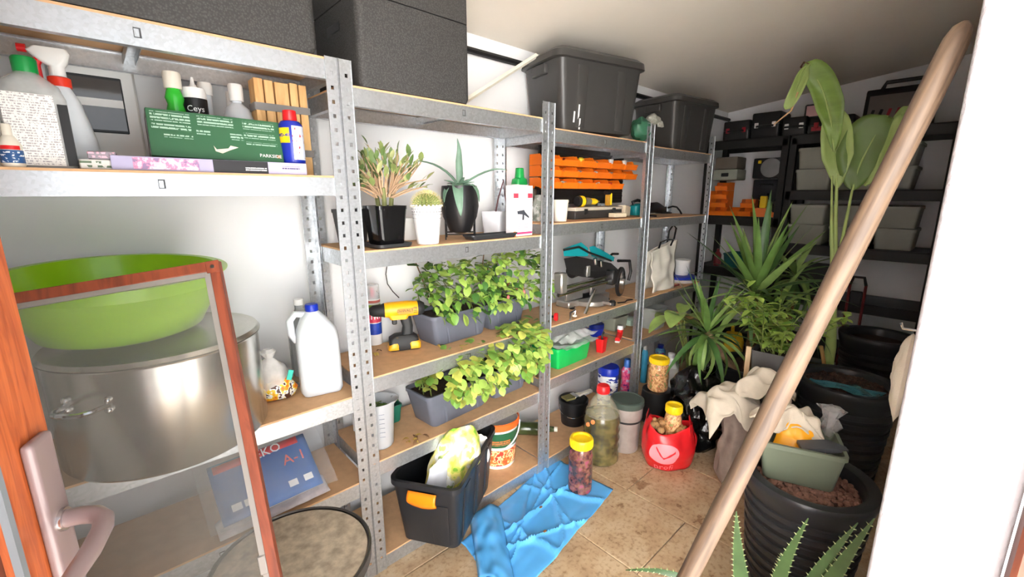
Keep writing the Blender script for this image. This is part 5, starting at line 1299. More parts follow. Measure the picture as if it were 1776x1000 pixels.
MB().loft([[vv(x_, y_, 1.47) for x_, y_ in ((977, 431), (1008, 420), (1020, 430), (1020, 444), (978, 444))], [vv(x_, y_, 1.58) for x_, y_ in ((977, 431), (1008, 420), (1020, 430), (1020, 444), (978, 444))]]).o('top_housing', TEAL, t, smooth=False)
MB().loft([[vv(x_, y_, 1.48) for x_, y_ in ((1022, 428), (1030, 426), (1066, 446), (1064, 453), (1026, 444))], [vv(x_, y_, 1.56) for x_, y_ in ((1022, 428), (1030, 426), (1066, 446), (1064, 453), (1026, 444))]]).o('arm', TEAL, t, smooth=False)
MB().tube([vv(978, 433, 1.462), vv(1004, 428, 1.462), vv(1022, 438, 1.462), vv(1060, 452, 1.468)], .006, 8).o('trim', SAWB, t)
MB().tube([vv(1056, 446, 1.52), vv(1062, 440, 1.52), vv(1072, 440, 1.52)], .007, 8).o('lever', SAWB, t)
MB().loft([[vv(x_, y_, 1.49) for x_, y_ in ((978, 448), (1000, 444), (1060, 456), (1082, 476), (1070, 486), (1010, 480), (984, 474))], [vv(x_, y_, 1.57) for x_, y_ in ((978, 448), (1000, 444), (1060, 456), (1082, 476), (1070, 486), (1010, 480), (984, 474))]]).o('saw_head', SAWB, t, smooth=False)
MB().tube([vv(1032, 448, 1.47), vv(1033, 458, 1.47)], .010, 10).o('bolt', CHROME, t); MB().tube([vv(1042, 452, 1.47), vv(1043, 462, 1.47)], .008, 10).o('bolt', CHROME, t)
MB().tube([vv(1072, 452, 1.50), vv(1092, 452, 1.50), vv(1094, 470, 1.50), vv(1090, 486, 1.50)], .009, 10).o('handle', SAWB, t)
MB().tube([vv(1014, 545, 1.42), vv(1032, 502, 1.47)], .008, 8).o('stay', CHROME, t)
MB().box(vv(1020, 470, 1.485), (.03, .012, .06), .003).o('bracket', SAWG, t)
MB().tube([(.10, -.10, .006), (.15, -.12, .006), (.20, -.10, .006), (.24, -.115, .006)], .004, 6).o('cord', SAWB, t)
# red knob and drill bits by the saw
p = onZ(966, 558, ZM)
t = thing('hand_crank', 'small red plastic hand crank on a black spindle beside the saw', 'crank', (p.x, p.y+.02, ZM), .6)
MB().lathe([(.018, 0), (.022, .006), (.022, .016), (.016, .02)], 12).o('wheel', RED, t, loc=(0, 0, .024), rot=(pi/2, 0, 0)); MB().tube([(0, 0, .024), (0, .05, .024)], .006, 8).o('spindle', BLACKP, t)
p = onZ(998, 556, ZM)
t = thing('holdfast_clamp', 'small clamp with pale pads lying at the shelf edge before the saw', 'clamp', (p.x, p.y+.02, ZM), .3)
MB().tube([(-.03, 0, .006), (-.03, 0, .045), (.03, 0, .045), (.03, 0, .02)], .006, 6).o('frame', CHROME, t); MB().lathe([(.012, 0), (.012, .008)], 12).o('pad', CREAM, t, loc=(.03, 0, .012)); MB().tube([(.03, 0, .03), (.03, 0, .07)], .004, 6).o('screw', CHROME, t)

# ================================================================ unit 4, white shopping bag, bucket on blue lid (z .788)
ZW = L4[2]+.001
p = onZ(1148, 508, ZW)
t = thing('shopping_bag', 'white tote bag with black handles on the far shelf', 'bag', (onY(1148, 500, 1.47).x, 1.48, ZW), 0)
zt = zat((t.location.x, 1.47), 1150, 425)-ZW
WB = mat('white woven bag', (222, 216, 204), .6, var=.05, vs=8)
def wb(s):
    def f(u, v):
        w = .22*(1.0+.30*v); x = (u-.5)*2*w*.62+.05*v-.06
        return Vector((x, s*(.055*(1-.75*v)+.002)*(1-.2*abs(2*u-1))+.022*fbm((u*2.2, v*3, s), 1.5, 3), v*zt*(1+.10*(2*u-1))+.0))
    return f
b = MB().grid(wb(1), 20, 22); b.grid(wb(-1), 20, 22)
b.o('bag_body', WB, t, sol=.002)
for s, x0_, x1_, hh in ((-1, -.10, .06, .04), (1, .08, .17, .13)):
    MB().tube([(x0_, s*.02, zt*.96), (x0_+.02, s*.02, zt+hh*.7), ((x0_+x1_)/2+.03, s*.02, zt+hh), (x1_+.03, s*.02, zt+hh*.8), (x1_, s*.02, zt*.98)], .007, 8, flat=.5).o('handle', BLACKP, t)
p = onY(1206, 488, 1.52); p.x = 3.13
t = thing('blue_lid_tub', 'low white tub with wide blue lid at the shelf end', 'tub', (p.x, 1.50, ZW))
MB().lathe([(.09, 0), (.095, .005), (.10, .028)], 36).o('body', WHITEP, t); MB().lathe([(.108, .026), (.11, .03), (.11, .044), (.10, .05), (.0001, .048)], 36).o('lid', BLUE, t)
p2 = onY(1203, 470, 1.52); p2.x = 3.14
t = thing('white_bucket', 'small white bucket standing on the blue lid', 'bucket', (p2.x, 1.50, ZW+.0505))
MB().lathe([(.044, 0), (.046, .004), (.054, .095), (.057, .096), (.057, .112), (.052, .113), (.0001, .111)], 30).o('bucket_body', WHITEP, t)
MB().lathe([(.058, .094), (.059, .1), (.058, .114)], 30, cap=False).o('rim', WHITEP, t)
tag(MB().tube([(0, 0, .008), (.07, -.01, .008)], .007, 8).o('marker_pen', mat('dark red plastic', (110, 30, 30), .4), loc=(onY(1166, 505, 1.44).x, 1.44, ZW)), 'dark red marker pen on the shelf beside the white bag', 'pen')

# ================================================================ unit 3 / 4, lower shelf (z .51)
ZN = L3[1]+.001
q = onZ(968, 650, ZN)
t = thing('green_crate', 'bright green plastic crate with clear bag on top', 'crate', (onY(975, 630, 1.52).x, 1.53, ZN), .03)
tub(.30, .20, .12, .9, .015, .004, .006, .014).o('body', mat('bright green crate', (16, 176, 84), .4), t)
q = onY(985, 605, 1.50)
pb = MB().grid(lambda u, v: Vector(((u-.5)*.30, (v-.5)*.20, .035+.035*sin(pi*u)*sin(pi*v)+.018*fbm((u*5, v*5, 0), 1.3, 4))), 22, 16)
pb.grid(lambda u, v: Vector(((u-.5)*.30, (v-.5)*.20, .0+.012*fbm((u*5, v*5, 7), 1.3, 2))), 22, 16)
o = pb.o('clear_bag', mat_film('milky bag film', (236, 240, 238), .6, .18), loc=(onY(988, 612, 1.47).x, 1.48, ZN+.126), rot=(0, 0, .05)); tag(o, 'milky clear plastic bag lying on the bright green crate', 'bag')
p = onY(925, 620, 1.60)
t = tub(.10, .09, .17, .9, .012, .004, .005, .012).o('green_box', mat('deep green plastic', (14, 120, 70), .45), loc=(1.60, 1.655, ZN)); tag(t, 'deep green plastic box behind the leaves and steel post', 'box')
t, r, h = can(1006, 1022, 592, 568, ZN, 1.66, 'white_blue_carton', 'white carton with red and blue stripes behind the clear bag', 'carton', [('body', [(1.0, 0), (1, .98), (.9, 1)], mat_blotch('striped carton', [(236, 236, 236), (200, 60, 60), (240, 240, 240), (60, 80, 160)], 16, .5, stretch=(3, 3, .2)))])
t, r, h = can(1022, 1047, 585, 560, ZN, 1.64, 'blue_tub', 'small blue tub with dark lid under the saw shelf', 'tub', [('body', [(.9, 0), (1, .7)], BLUE), ('lid', [(1.04, .68), (1.05, .95), (.95, 1)], mat('navy plastic', (24, 40, 120), .4))])
p = onY(1065, 575, 1.66)
t = tub(.16, .13, .10, .9, .012, .004, .005, .012).o('grey_box', GREYBOX, loc=(onY(1063, 575, 1.66).x, 1.66, ZN)); tag(t, 'grey open box at the back of the lower saw shelf', 'box')
t, r, h = can(1081, 1104, 590, 549, ZN, 1.62, 'mint_bucket', 'pale mint bucket with domed lid by the far steel post', 'bucket', [('body', [(.8, 0), (.95, .72)], mat('pale mint plastic', (176, 196, 184), .4)), ('lid', [(1.0, .70), (1.02, .78), (.8, .95), (.3, 1)], mat('pale mint plastic', (176, 196, 184), .4))])
p = onZ(1052, 612, ZN)
t = thing('red_pruner', 'red plastic tool holder standing at the shelf edge', 'tool holder', (p.x, p.y+.04, ZN), .2)
tub(.065, .05, .085, .85, .008, .003, .003, .008).o('body', RED, t); MB().tube([(.0, .0, .01), (.01, .0, .10), (.03, 0, .115)], .006, 8).o('tool', BLACKP, t)
p = onZ(1080, 592, ZN)
t = thing('red_white_nozzle', 'red and white hose nozzle lying on the lower saw shelf', 'nozzle', (p.x, p.y+.03, ZN+.02), .4)
MB().tube([(-.05, 0, 0), (0, 0, .005), (.03, 0, .02), (.035, 0, .05)], [.016, .02, .018, .02], 12).o('body', RED, t); MB().tube([(.035, 0, .045), (.036, 0, .07)], [.021, .018], 12).o('tip', WHITEP, t); MB().box((-.03, 0, -.014), (.05, .03, .012), .003).o('foot', WHITEP, t)
ZN4 = L4[1]+.001
p = onZ(1128, 588, ZN4)
t = thing('grey_bin', 'tall grey open bin standing at the end of the lower shelf', 'bin', (onY(1127, 570, 1.50).x, 1.50, ZN4), .05)
tub(.16, .17, .15, .88, .015, .004, .006, .014).o('body', mat('light grey plastic', (150, 154, 150), .45), t)
# ================================================================ big black ribbed pots along the door wall
POTB = mat('black ribbed pot plastic', (40, 41, 44), .36, var=.15, vs=6, bump=.06, bs=90)
def big_pot(x, y, r, h, label, fill, soil_z=.05):
    t = thing('large_pot', label, 'pot', (x, y, .001), 0, 'large black ribbed pots')
    prof = [(r*.72, 0), (r*.76, .004)]
    n = 9
    for k in range(n):
        z = .03+(h*.80)*k/n; rr_ = r*(.78+.18*k/n)
        prof += [(rr_, z), (rr_+.006, z+.006), (rr_+.006, z+h*.80/n*.55), (rr_+.001, z+h*.80/n*.62)]
    prof += [(r*.965, h*.86), (r*1.0, h*.90), (r*1.03, h*.95), (r*1.04, h*.985), (r*1.02, h), (r*.93, h+.002), (r*.84, h-.004), (r*.81, h-.016), (r*.80, h-soil_z-.03)]
    MB().lathe(prof, 56).o('pot_wall', POTB, t)
    MB().lathe([(.0001, h-soil_z), (r*.81, h-soil_z)], 40, cap=False).o('soil', fill, t)
    return t
P1 = (1.685, .288, .195, .475); P2 = (2.55, .345, .205, .545); P3 = (3.55, .36, .20, .55); P4 = (2.73, .82, .20, .44)
PEB = mat('clay pebble', (128, 92, 78), .85, var=.35, vs=40)
bp = big_pot(*P1, 'large black ribbed pot nearest the door, holding the grey-green bin', mat('dark clay bed', (70, 48, 40), .95, var=.4, vs=80))
RP = random.Random(2); pb = MB()
for k in range(620):
    a = RP.uniform(0, 2*pi); rad = sqrt(RP.random())*P1[2]*.77
    pb.ball((rad*cos(a), rad*sin(a), P1[3]-.048+RP.uniform(-.003, .006)), RP.uniform(.006, .010), 6, 4)
pb.o('clay_pebbles', PEB, bp, kind='stuff')
bp = big_pot(*P2, 'large black ribbed pot with bark and teal net, behind the nearest pot', SOIL, .03)
b = MB()
for k in range(420):
    a = RP.uniform(0, 2*pi); rad = sqrt(RP.random())*P2[2]*.77
    b.box((rad*cos(a), rad*sin(a), P2[3]-.026+RP.uniform(-.002, .006)), (RP.uniform(.008, .022), RP.uniform(.006, .012), .005), rot=(RP.uniform(-.6, .6), RP.uniform(-.6, .6), RP.uniform(0, 6)))
b.o('bark_chips', mat('bark chips', (74, 52, 42), .9, var=.5, vs=20), bp, kind='stuff')
big_pot(*P3, 'large black ribbed pot farthest back, before the black shelves', SOIL)
p4 = big_pot(*P4, 'large black pot behind the black sacks holding the leaning yucca', mat('dark brown soil', (66, 44, 36), .95, var=.4, vs=60), .02)
# teal net in the second pot
TN = mat('teal netting', (62, 116, 124), .7, var=.2)
nt_ = thing('plant_net', 'torn teal netting lying on the bark in the black pot', 'netting', (P2[0], P2[1], P2[3]-.012))
for k in range(7):
    o1 = .010*(k-3); MB().tube([(-.10+.02*sin(k), .13, .004), (-.13+o1, .06, .010+.003*k % .01), (-.09+o1, .0, .008), (-.12+o1*1.5, -.06, .012), (-.09+o1*2, -.13-.004*k, .006)], .0028, 5).o('strand', TN, nt_)
MB().grid(lambda u, v: Vector((-.13+.06*v+.02*sin(5*u), .02-.16*u, .012+.006*sin(9*u+4*v))), 16, 5).o('net_patch', mat_film('teal net film', (62, 120, 128), .6, .6), nt_, sol=.002)

# ---------------------------------------------------------------- grey-green bin on the nearest pot and what it holds
zb = P1[3]-.034
A0, B0 = onZ(1322, 764, zb+.145), onZ(1470, 795, zb+.145)
dv = (B0-A0); La = dv.length; an = atan2(dv.y, dv.x)
bn = Vector((-sin(an), cos(an), 0))
if bn.x < 0: bn = -bn
ctr = (A0+B0)/2+bn*.09
t = thing('grey_bin', 'grey-green open bin of garden odds and ends on the nearest black pot', 'bin', (ctr.x, ctr.y, zb), an)
tub(La, .18, .145, .86, .014, .004, .007, .016).o('body', mat('sage green plastic', (112, 120, 102), .45, var=.04), t)
bx_ = lambda dx, dy, dz: Vector(t.location) + Vector((cos(an)*dx, sin(an)*dx, 0)) + bn*dy + Vector((0, 0, dz))
o = pillow('orange_bag', 'folded orange-yellow plastic bag in the grey-green bin', 'bag', bx_(-.02, -.02, .03), (radians(-20), radians(8), an), .17, .16, .05, mat('orange yellow film', (250, 170, 30), .4, var=.1), 8, .012)
tg = thing('black_trowel', 'dark grey plastic trowel head lying in the grey-green bin', 'tool', bx_(.055, -.035, .125), an+.15)
MB().loft([[(-.06, -.03, .0), (-.06, .03, .0), (-.06, .03, .012), (-.06, -.03, .012)], [(.03, -.03, .012), (.03, .03, .012), (.03, .03, .03), (.03, -.03, .03)], [(.08, -.012, .014), (.08, .012, .014), (.08, .012, .022), (.08, -.012, .022)]]).o('blade', mat('dark grey tool plastic', (74, 78, 82), .4), tg)
CLOTH = mat('cream cotton cloth', (206, 194, 176), .9, var=.06, vs=20, bump=.35, bs=260)
def cloth(name, label, loc, rz, w, l, hump, seed, m=CLOTH, drop=.1, th=.006):
    def f(u, v):
        x, y = (u-.5)*w, (v-.5)*l
        d = hypot(2*u-1, 2*v-1); a = atan2(2*v-1, 2*u-1)
        z = hump-drop*d**2.0*(1+.2*sin(3*a+seed)+.12*sin(5*a+2*seed))
        z += .045*fbm((u*2.6, v*2.6, 0), 1.5, seed)+.022*(1-2*abs(fbm((u*4.5, v*4.5, 2), 1.1, seed+1)))
        k = 1-.22*min(1, d)**2
        x = x*k+.05*fbm((u*2, v*2, 5), 1.4, seed+2); y = y*k+.05*fbm((u*2, v*2, 8), 1.4, seed+3)
        return Vector((x, y, z))
    o = MB().grid(f, 40, 40).o(name, m, sol=th, sub=1); o.location = loc; o.rotation_euler = (0, 0, rz)
    return tag(o, label, 'cloth')
cloth('cream_cloth', 'crumpled cream cloth thrown over the back of the grey-green bin', bx_(-.03, .06, .165), an+.1, .27, .17, .03, 3, drop=.05)
pp = bx_(.10, .10, .10)
o = MB().lathe([(.004, 0), (.02, .03), (.03, .07), (.022, .10), (.035, .13), (.008, .14)], 18, cap=False).warp(lambda v: Vector((v.x*(1+.9*fbm(v, 40, 3)), v.y*(1+.9*fbm(v, 40, 4)), v.z))).o('clear_wrapper', mat_film('grey clear film', (190, 188, 186), .45, .15), loc=pp); tag(o, 'crumpled clear plastic wrapper sticking out of the grey-green bin', 'wrapper')
cloth('cream_cloth', 'cream knitted cloth draped over the black sack and pot', onD(1268, 688, 2.20)+Vector((0, 0, .02)), face(onD(1270, 690, 2.2))+.4, .34, .34, .03, 11, drop=.12)
cloth('cream_cloth', 'folded cream cloth lying beside the pole on the sack', onD(1335, 664, 2.22)+Vector((0, 0, .02)), face(onD(1330, 672, 2.2))-.1, .28, .20, .02, 15, drop=.08)
# grey sack
q = onZ(1285, 832, 0)
SACK = mat('grey brown woven sack', (142, 126, 116), .9, var=.22, vs=14, bump=.4, bs=200)
o = bag('grey_sack', 'slumped grey-brown sack under the cream cloth', 'sack', (q.x-.065, q.y+.02, .001), .3, (.095, .09, .42), SACK, 4, .5, 12, 36)

# ---------------------------------------------------------------- black refuse sacks
REF = mat('black refuse film', (14, 14, 15), .22, var=.2, spec=.7, bump=.35, bs=22, dist=.02)
q = onZ(1236, 803, 0)
bag('refuse_sack', 'tall black refuse sack behind the red carrier bag', 'sack', (q.x+.12, q.y+.18, .001), .5, (.165, .15, .46), REF, 7, .6, 24, 64)
bag('refuse_sack', 'low black refuse sack behind the jar of yellow pickles', 'sack', (2.87, 1.13, .001), .2, (.15, .13, .44), REF, 12, .6, 24, 64)

# ================================================================ plants on the right
DG = [mat('yucca green %s' % n, c, .4, var=.2, vs=14) for n, c in (('mid', (98, 132, 66)), ('deep', (64, 98, 50)), ('light', (136, 164, 92)))]
def strap_leaf(L, W, m, droop): return leaf_mesh('leaf', L, W, m, 8, .35, droop, 'blade')
YL = {(d_, k): strap_leaf(.36, .034, DG[k], d_) for d_ in (.15, .7, 1.5, 2.2) for k in range(3)}
def rosette(t, base, n, size, emin, emax, seed, tilt=(0, 0), droops=(.15, .7, 1.5)):
    R = random.Random(seed)
    for k in range(n):
        u = k/(n-1); el = emax+(emin-emax)*u; az = k*2.39996+R.uniform(-.2, .2)
        dr = droops[min(len(droops)-1, int(u*len(droops)))]
        put_leaf(YL[(dr, R.choice((0, 0, 1, 2)))], t, Vector(base)+Vector((0, 0, -.05*u)), az, el+tilt[0]*cos(az-tilt[1]), R.uniform(-.3, .3), size*R.uniform(.8, 1.1)*(1.05-.15*u))
# yucca standing upright
bp = onD(1312, 505, 2.80)
t = thing('yucca', 'tall upright yucca with sword leaves behind the leafy planter', 'plant', (bp.x, bp.y, P4[3]-.018))
hz_ = bp.z-t.location.z
MB().tube([(0, 0, 0), (.01, .0, .2), (0, 0, hz_-.02)], [.026, .024, .02], 12).o('trunk', STEMB, t)
rosette(t, (0, 0, hz_), 44, 1.40, -.15, 1.5, 5, droops=(.15, .15, .7, 1.5))
rosette(t, (.06, -.10, hz_-.12), 22, 1.0, -.1, 1.1, 8, droops=(.7, 1.5, 1.5))
MB().tube([(.01, 0, .12), (.04, -.05, hz_-.25), (.06, -.10, hz_-.12)], .014, 8).o('branch', STEMB, t)
# leaning yucca in the fourth pot
b0 = onD(1274, 634, 2.76); b1 = onD(1226, 574, 2.62)
t = thing('leaning_yucca', 'yucca leaning left on a bare trunk with arching leaves', 'plant', (b0.x, b0.y, P4[3]-.02))
lv = Vector(b1)-Vector(t.location)
MB().tube([(0, 0, -.0), lv*.5+Vector((0, 0, -.01)), lv], [.022, .019, .016], 10).o('trunk', mat('ringed trunk', (150, 122, 96), .85, var=.3, vs=40, bump=.5), t)
rosette(t, lv, 52, 1.02, -.75, 1.3, 9, droops=(.15, .7, 1.5, 2.2))
# broad leaf plant
bq = onD(1160, 540, 2.72)
t = thing('broad_leaf_plant', 'plant with broad pale-green leaves at the end of the lower shelf', 'plant', (bq.x+.17, bq.y-.07, .001))
tub(.13, .13, .16, .8, .06, .004, .004, .012, None, 8).o('pot', BLACKP, t); MB().lathe([(.0001, .145), (.058, .145)], 20, cap=False).o('soil', SOIL, t)
BLF = leaf_mesh('leaf', .22, .12, mat('broad leaf green', (136, 160, 84), .38, var=.25, vs=10), 8, .3, 1.3)
for k, (az, el, s, z) in enumerate(((3.4, .5, 1, .88), (2.6, .2, .9, .84), (4.4, .6, 1.0, .86), (1.2, .4, .9, .83), (5.4, .3, .8, .80), (.2, .8, .8, .86))):
    e = Vector((-.11+.03*cos(az), .03+.03*sin(az), z*bq.z/.88*.98))
    MB().tube([(0, 0, .13), (.01*cos(az), .01*sin(az), .4), e], .004, 6).o('stalk', STEMG, t); put_leaf(BLF, t, e, az, el, 0, s)
# leafy plant in the grey planter with a stake
pq = onD(1345, 632, 2.42)
zc = zat(pq, 1345, 606)-.19
ck = thing('black_crate', 'upturned black crate under the leafy grey planter', 'crate', (pq.x, pq.y, .001), face(pq)-.15)
MB().loft([rr(.20, .17, .02, 0), rr(.20, .17, .02, zc-.004)]).o('crate_body', BLACKP, ck); MB().loft([rr(.21, .18, .02, 0), rr(.21, .18, .02, .02)]).o('rim', BLACKP, ck)
t = thing('leafy_planter', 'grey planter of small light-green leaves with a wooden stake', 'planter', (pq.x, pq.y, zc-.0025), face(pq)-.15)
zt = .19
MB().loft([rr(.17, .13, .012, 0), rr(.20, .15, .014, zt), rr(.192, .142, .013, zt), rr(.18, .135, .013, zt-.03)]).o('box', mat('mid grey planter', (92, 90, 90), .55), t)
MB().loft([rr(.18, .135, .013, zt-.03), rr(.18, .135, .013, zt-.024)]).o('soil', SOIL, t)
MB().box((-.112, -.06, zt*.52), (.022, .010, zt*1.06)).o('stake', mat_wood('pale stake', (196, 164, 124), (216, 188, 150), 6), t, label='pale wooden stake')
R6 = random.Random(6); SM = [leaf_mesh('leaf', .055, .024, LEAFS[k], 4, .3, .6) for k in (0, 1, 1, 1)]
for k in range(22):
    a = R6.uniform(0, 2*pi); L = R6.uniform(.2, .40); s = Vector((R6.uniform(-.08, .08), R6.uniform(-.05, .05), zt-.025))
    if k % 5 == 0: a = pi+.3*R6.uniform(-1, 1); L = .30
    d1 = Vector((cos(a)*.55, sin(a)*.55, 1)).normalized(); m1 = s+d1*L*.6; e = m1+Vector((d1.x*1.5, d1.y*1.5, .5)).normalized()*L*.5
    MB().tube([s, m1, e], [.003, .0026, .0016], 5).o('stem', STEMG, t)
    for j in range(13):
        u = .12+.88*j/12; q_ = s.lerp(m1, u*2) if u < .5 else m1.lerp(e, u*2-1)
        put_leaf(SM[R6.choice((0, 1, 2, 3))], t, q_, j*2.4+a, R6.uniform(.0, .9), 0, R6.uniform(.9, 1.4))
# second yucca head, darker, right of the tall one
bp = onD(1400, 560, 3.17)
t = thing('dark_yucca', 'dark drooping yucca between the tall yucca and the banana plant', 'plant', (bp.x, bp.y+.10, .001))
tub(.18, .18, .18, .8, .085, .004, .005, .014, None, 8).o('pot', BLACKP, t); MB().lathe([(.0001, .16), (.08, .16)], 20, cap=False).o('soil', SOIL, t)
MB().tube([(0, 0, .15), (0, 0, .9)], .018, 10).o('trunk', STEMB, t)
rosette(t, (0, 0, .95), 34, 1.0, -.6, .9, 21, droops=(.7, 1.5, 1.5, 2.2))

# ---------------------------------------------------------------- banana plant
Db = 2.92
bb = onD(1440, 612, Db)
t = thing('banana_plant', 'tall banana-like plant with torn broad leaves against the black shelves', 'plant', (bb.x, bb.y, .001))
tub(.22, .22, .22, .8, .105, .004, .005, .014, None, 8).o('pot', BLACKP, t); MB().lathe([(.0001, .20), (.10, .20)], 24, cap=False).o('soil', SOIL, t)
O = Vector(t.location)
def W_(px, py, dD=0.): return onD(px, py, Db+dD)-O
BG = mat('banana leaf', (112, 140, 62), .4, var=.15, vs=8, stretch=(1, 1, 4)); BG2 = mat('banana leaf underside', (150, 172, 98), .45, var=.12, vs=8)
STK = mat('banana stalk', (164, 184, 108), .45, var=.12)
MB().tube([(0, 0, .18), W_(1441, 600), W_(1447, 480), W_(1449, 380), W_(1452, 300)], [.030, .026, .015, .010, .007], 12).o('stalk', STK, t)
MB().tube([W_(1446, 500, .02), W_(1460, 420, .02), W_(1476, 340, .02), W_(1484, 300, .0)], [.012, .009, .006, .005], 10).o('stalk', STK, t)
MB().tube([W_(1444, 480, -.02), W_(1442, 400, -.02), W_(1443, 305, -.02)], [.012, .008, .004], 10).o('stalk', STK, t)
MB().tube([(.03, -.05, .2), W_(1424, 600, -.05)], .010, 6).o('support_cane', mat('cane', (206, 160, 104), .6), t)
def blade(mid, wl, wr, m, cup=.25, nseg=18):
    """leaf blade along mid (list of points), half widths to each side"""
    P = []
    M_ = [Vector(p) for p in mid]; n = len(M_)
    for i in range(nseg+1):
        u = i/nseg*(n-1); k = min(n-2, int(u)); f = u-k
        p0, p1_, p2, p3 = M_[max(0, k-1)], M_[k], M_[k+1], M_[min(n-1, k+2)]
        P.append(.5*((2*p1_)+(p2-p0)*f+(2*p0-5*p1_+4*p2-p3)*f*f+(3*p1_-p0-3*p2+p3)*f**3))
    vw = (Vector((0, 0, EYE))-O-P[nseg//2]).normalized(); b = MB(); rows = []
    for i, p in enumerate(P):
        u = i/nseg; tg = (P[min(i+1, nseg)]-P[max(0, i-1)]).normalized(); sd = tg.cross(vw).normalized()
        ww = max(.02, (min(1, u/.45)**.75)*(1 if u < .7 else (1-((u-.7)/.3)**2)**.5 if u < 1 else .02))
        row = []
        for j in (-1, -.66, -.33, 0, .33, .66, 1):
            hw = (wl if j < 0 else wr)*ww*abs(j)
            row.append(p+sd*(hw if j > 0 else -hw)+vw*(cup*hw*abs(j)+.006*sin(9*u+3*j)))
        rows.append(row)
    vs_ = [p for r_ in rows for p in r_]; fs = [(i*7+j, i*7+j+1, i*7+j+8, i*7+j+7) for i in range(nseg) for j in range(6)]
    b.add(vs_, fs); o = b.o('leaf', m, t, sol=.0018, ang=70)
    MB().tube(P, [.006*(1-.7*i/nseg)+.001 for i in range(nseg+1)], 6).o('midrib', BG2, o)
    return o
blade([W_(1453, 326), W_(1450, 285), W_(1448, 245), W_(1446, 190)], .060, .075, BG2, .35)
blade([W_(1447, 262, -.02), W_(1440, 205, -.02), W_(1424, 150, -.02), W_(1398, 108, -.03)], .050, .070, BG, .3)
blade([W_(1404, 112, -.03), W_(1394, 124, -.06), W_(1380, 155, -.08), W_(1362, 190, -.09)], .035, .025, BG2, .6)
MB().tube([W_(1384, 160, -.08), W_(1372, 192, -.085), W_(1342, 216, -.09)], [.006, .005, .003], 6).o('dry_tip', mat('dry tip', (188, 150, 110), .8), t)
MB().tube([W_(1404, 112, -.03), W_(1394, 108, -.03), W_(1389, 116, -.03), W_(1394, 121, -.03)], .005, 6).o('curled_tip', mat('brown tip', (74, 48, 34), .8), t)
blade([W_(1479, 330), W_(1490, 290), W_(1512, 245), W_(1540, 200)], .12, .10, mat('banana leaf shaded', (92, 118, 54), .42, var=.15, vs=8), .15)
blade([W_(1500, 322, -.05), W_(1530, 285, -.07), W_(1552, 240, -.08), W_(1562, 198, -.08)], .03, .05, BG2, .5)
blade([W_(1545, 225, .06), W_(1562, 205, .06), W_(1578, 184, .06)], .03, .03, BG2, .3, 10)

# ================================================================ aloe in the foreground
t = thing('aloe', 'spiky aloe in a small pot at the foot of the nearest black pot', 'plant', (1.235, .23, .001))
tub(.20, .20, .20, .8, .095, .004, .005, .014, None, 8).o('pot', mat('terracotta', (160, 92, 66), .8), t); MB().lathe([(.0001, .18), (.09, .18)], 24, cap=False).o('soil', SOIL, t)
ALO = mat('aloe green', (52, 76, 40), .4, var=.2, vs=20)
Oa = Vector(t.location)
def aloe(base, tip, w, bend, sd=None):
    b, e = Vector(base), Vector(tip); P = [b.lerp(e, k/8)+Vector(bend)*sin(pi*k/8) for k in range(9)]
    rings = []; vw = (Vector((0, 0, EYE))-Oa-P[4]).normalized()
    for i, p in enumerate(P):
        u = i/8; tg = (P[min(8, i+1)]-P[max(0, i-1)]).normalized(); s = tg.cross(vw).normalized(); hw = w/2*(1-u**1.5)+.0012
        rings.append([p-s*hw, p-vw*hw*.45, p+s*hw, p+vw*hw*.12])
    lf = MB().loft(rings).o('leaf', ALO, t, ang=80)
    for i in range(22):
        u = i/22; p = b.lerp(e, u)+Vector(bend)*sin(pi*u); tg = (e-b).normalized(); s = tg.cross(vw).normalized(); hw = w/2*(1-u**1.5)
        for q in (-1, 1): MB().tube([p+s*q*hw*.96, p+s*q*(hw+.006)+tg*.003], [.0022, .0004], 4).o('thorn', mat('pale thorn', (140, 150, 100), .5), lf)
def A_(px, py, D): return onD(px, py, D)-Oa
aloe((-.01, .05, .17), A_(1277, 886, 1.24), .055, (0, .012, 0))
aloe((.0, .01, .17), A_(1402, 898, 1.20), .05, (.0, .02, 0))
aloe((.02, -.03, .17), A_(1488, 906, 1.26), .05, (0, .02, 0))
aloe((.03, -.05, .17), A_(1517, 898, 1.22), .055, (0, .01, 0))
aloe((-.05, .03, .17), A_(1085, 988, 1.18), .03, (0, .0, .09))
aloe((-.05, -.02, .17), (-.16, -.08, .34), .05, (0, 0, .02)); aloe((.05, .02, .17), (.14, .04, .36), .05, (0, 0, .02))

# ================================================================ wooden pole leaning by the door
POLE = mat_wood('weathered pole wood', (62, 46, 34), (94, 74, 56), 7, (1.5, 1.5, .12), .6, .25, 6)
f1 = onD(1675, 38, 1.02); _m = onD(1196, 994, .80); f0 = f1+(_m-f1)*((f1.z-.015)/(f1.z-_m.z))
d_ = (f1-f0).normalized(); Lp = (f1-f0).length
pr = [(.0168, 0), (.018, .004)]+[(.018+.0006*sin(k*1.7), Lp*(.02+.95*k/24)) for k in range(25)]+[(.0172, Lp*.985), (.013, Lp*.995), (.005, Lp)]
o = MB().lathe(pr, 20).o('wooden_pole', POLE, loc=f0, rot=d_.to_track_quat('Z', 'Y').to_euler()); tag(o, 'long weathered wooden pole leaning across the doorway', 'pole')

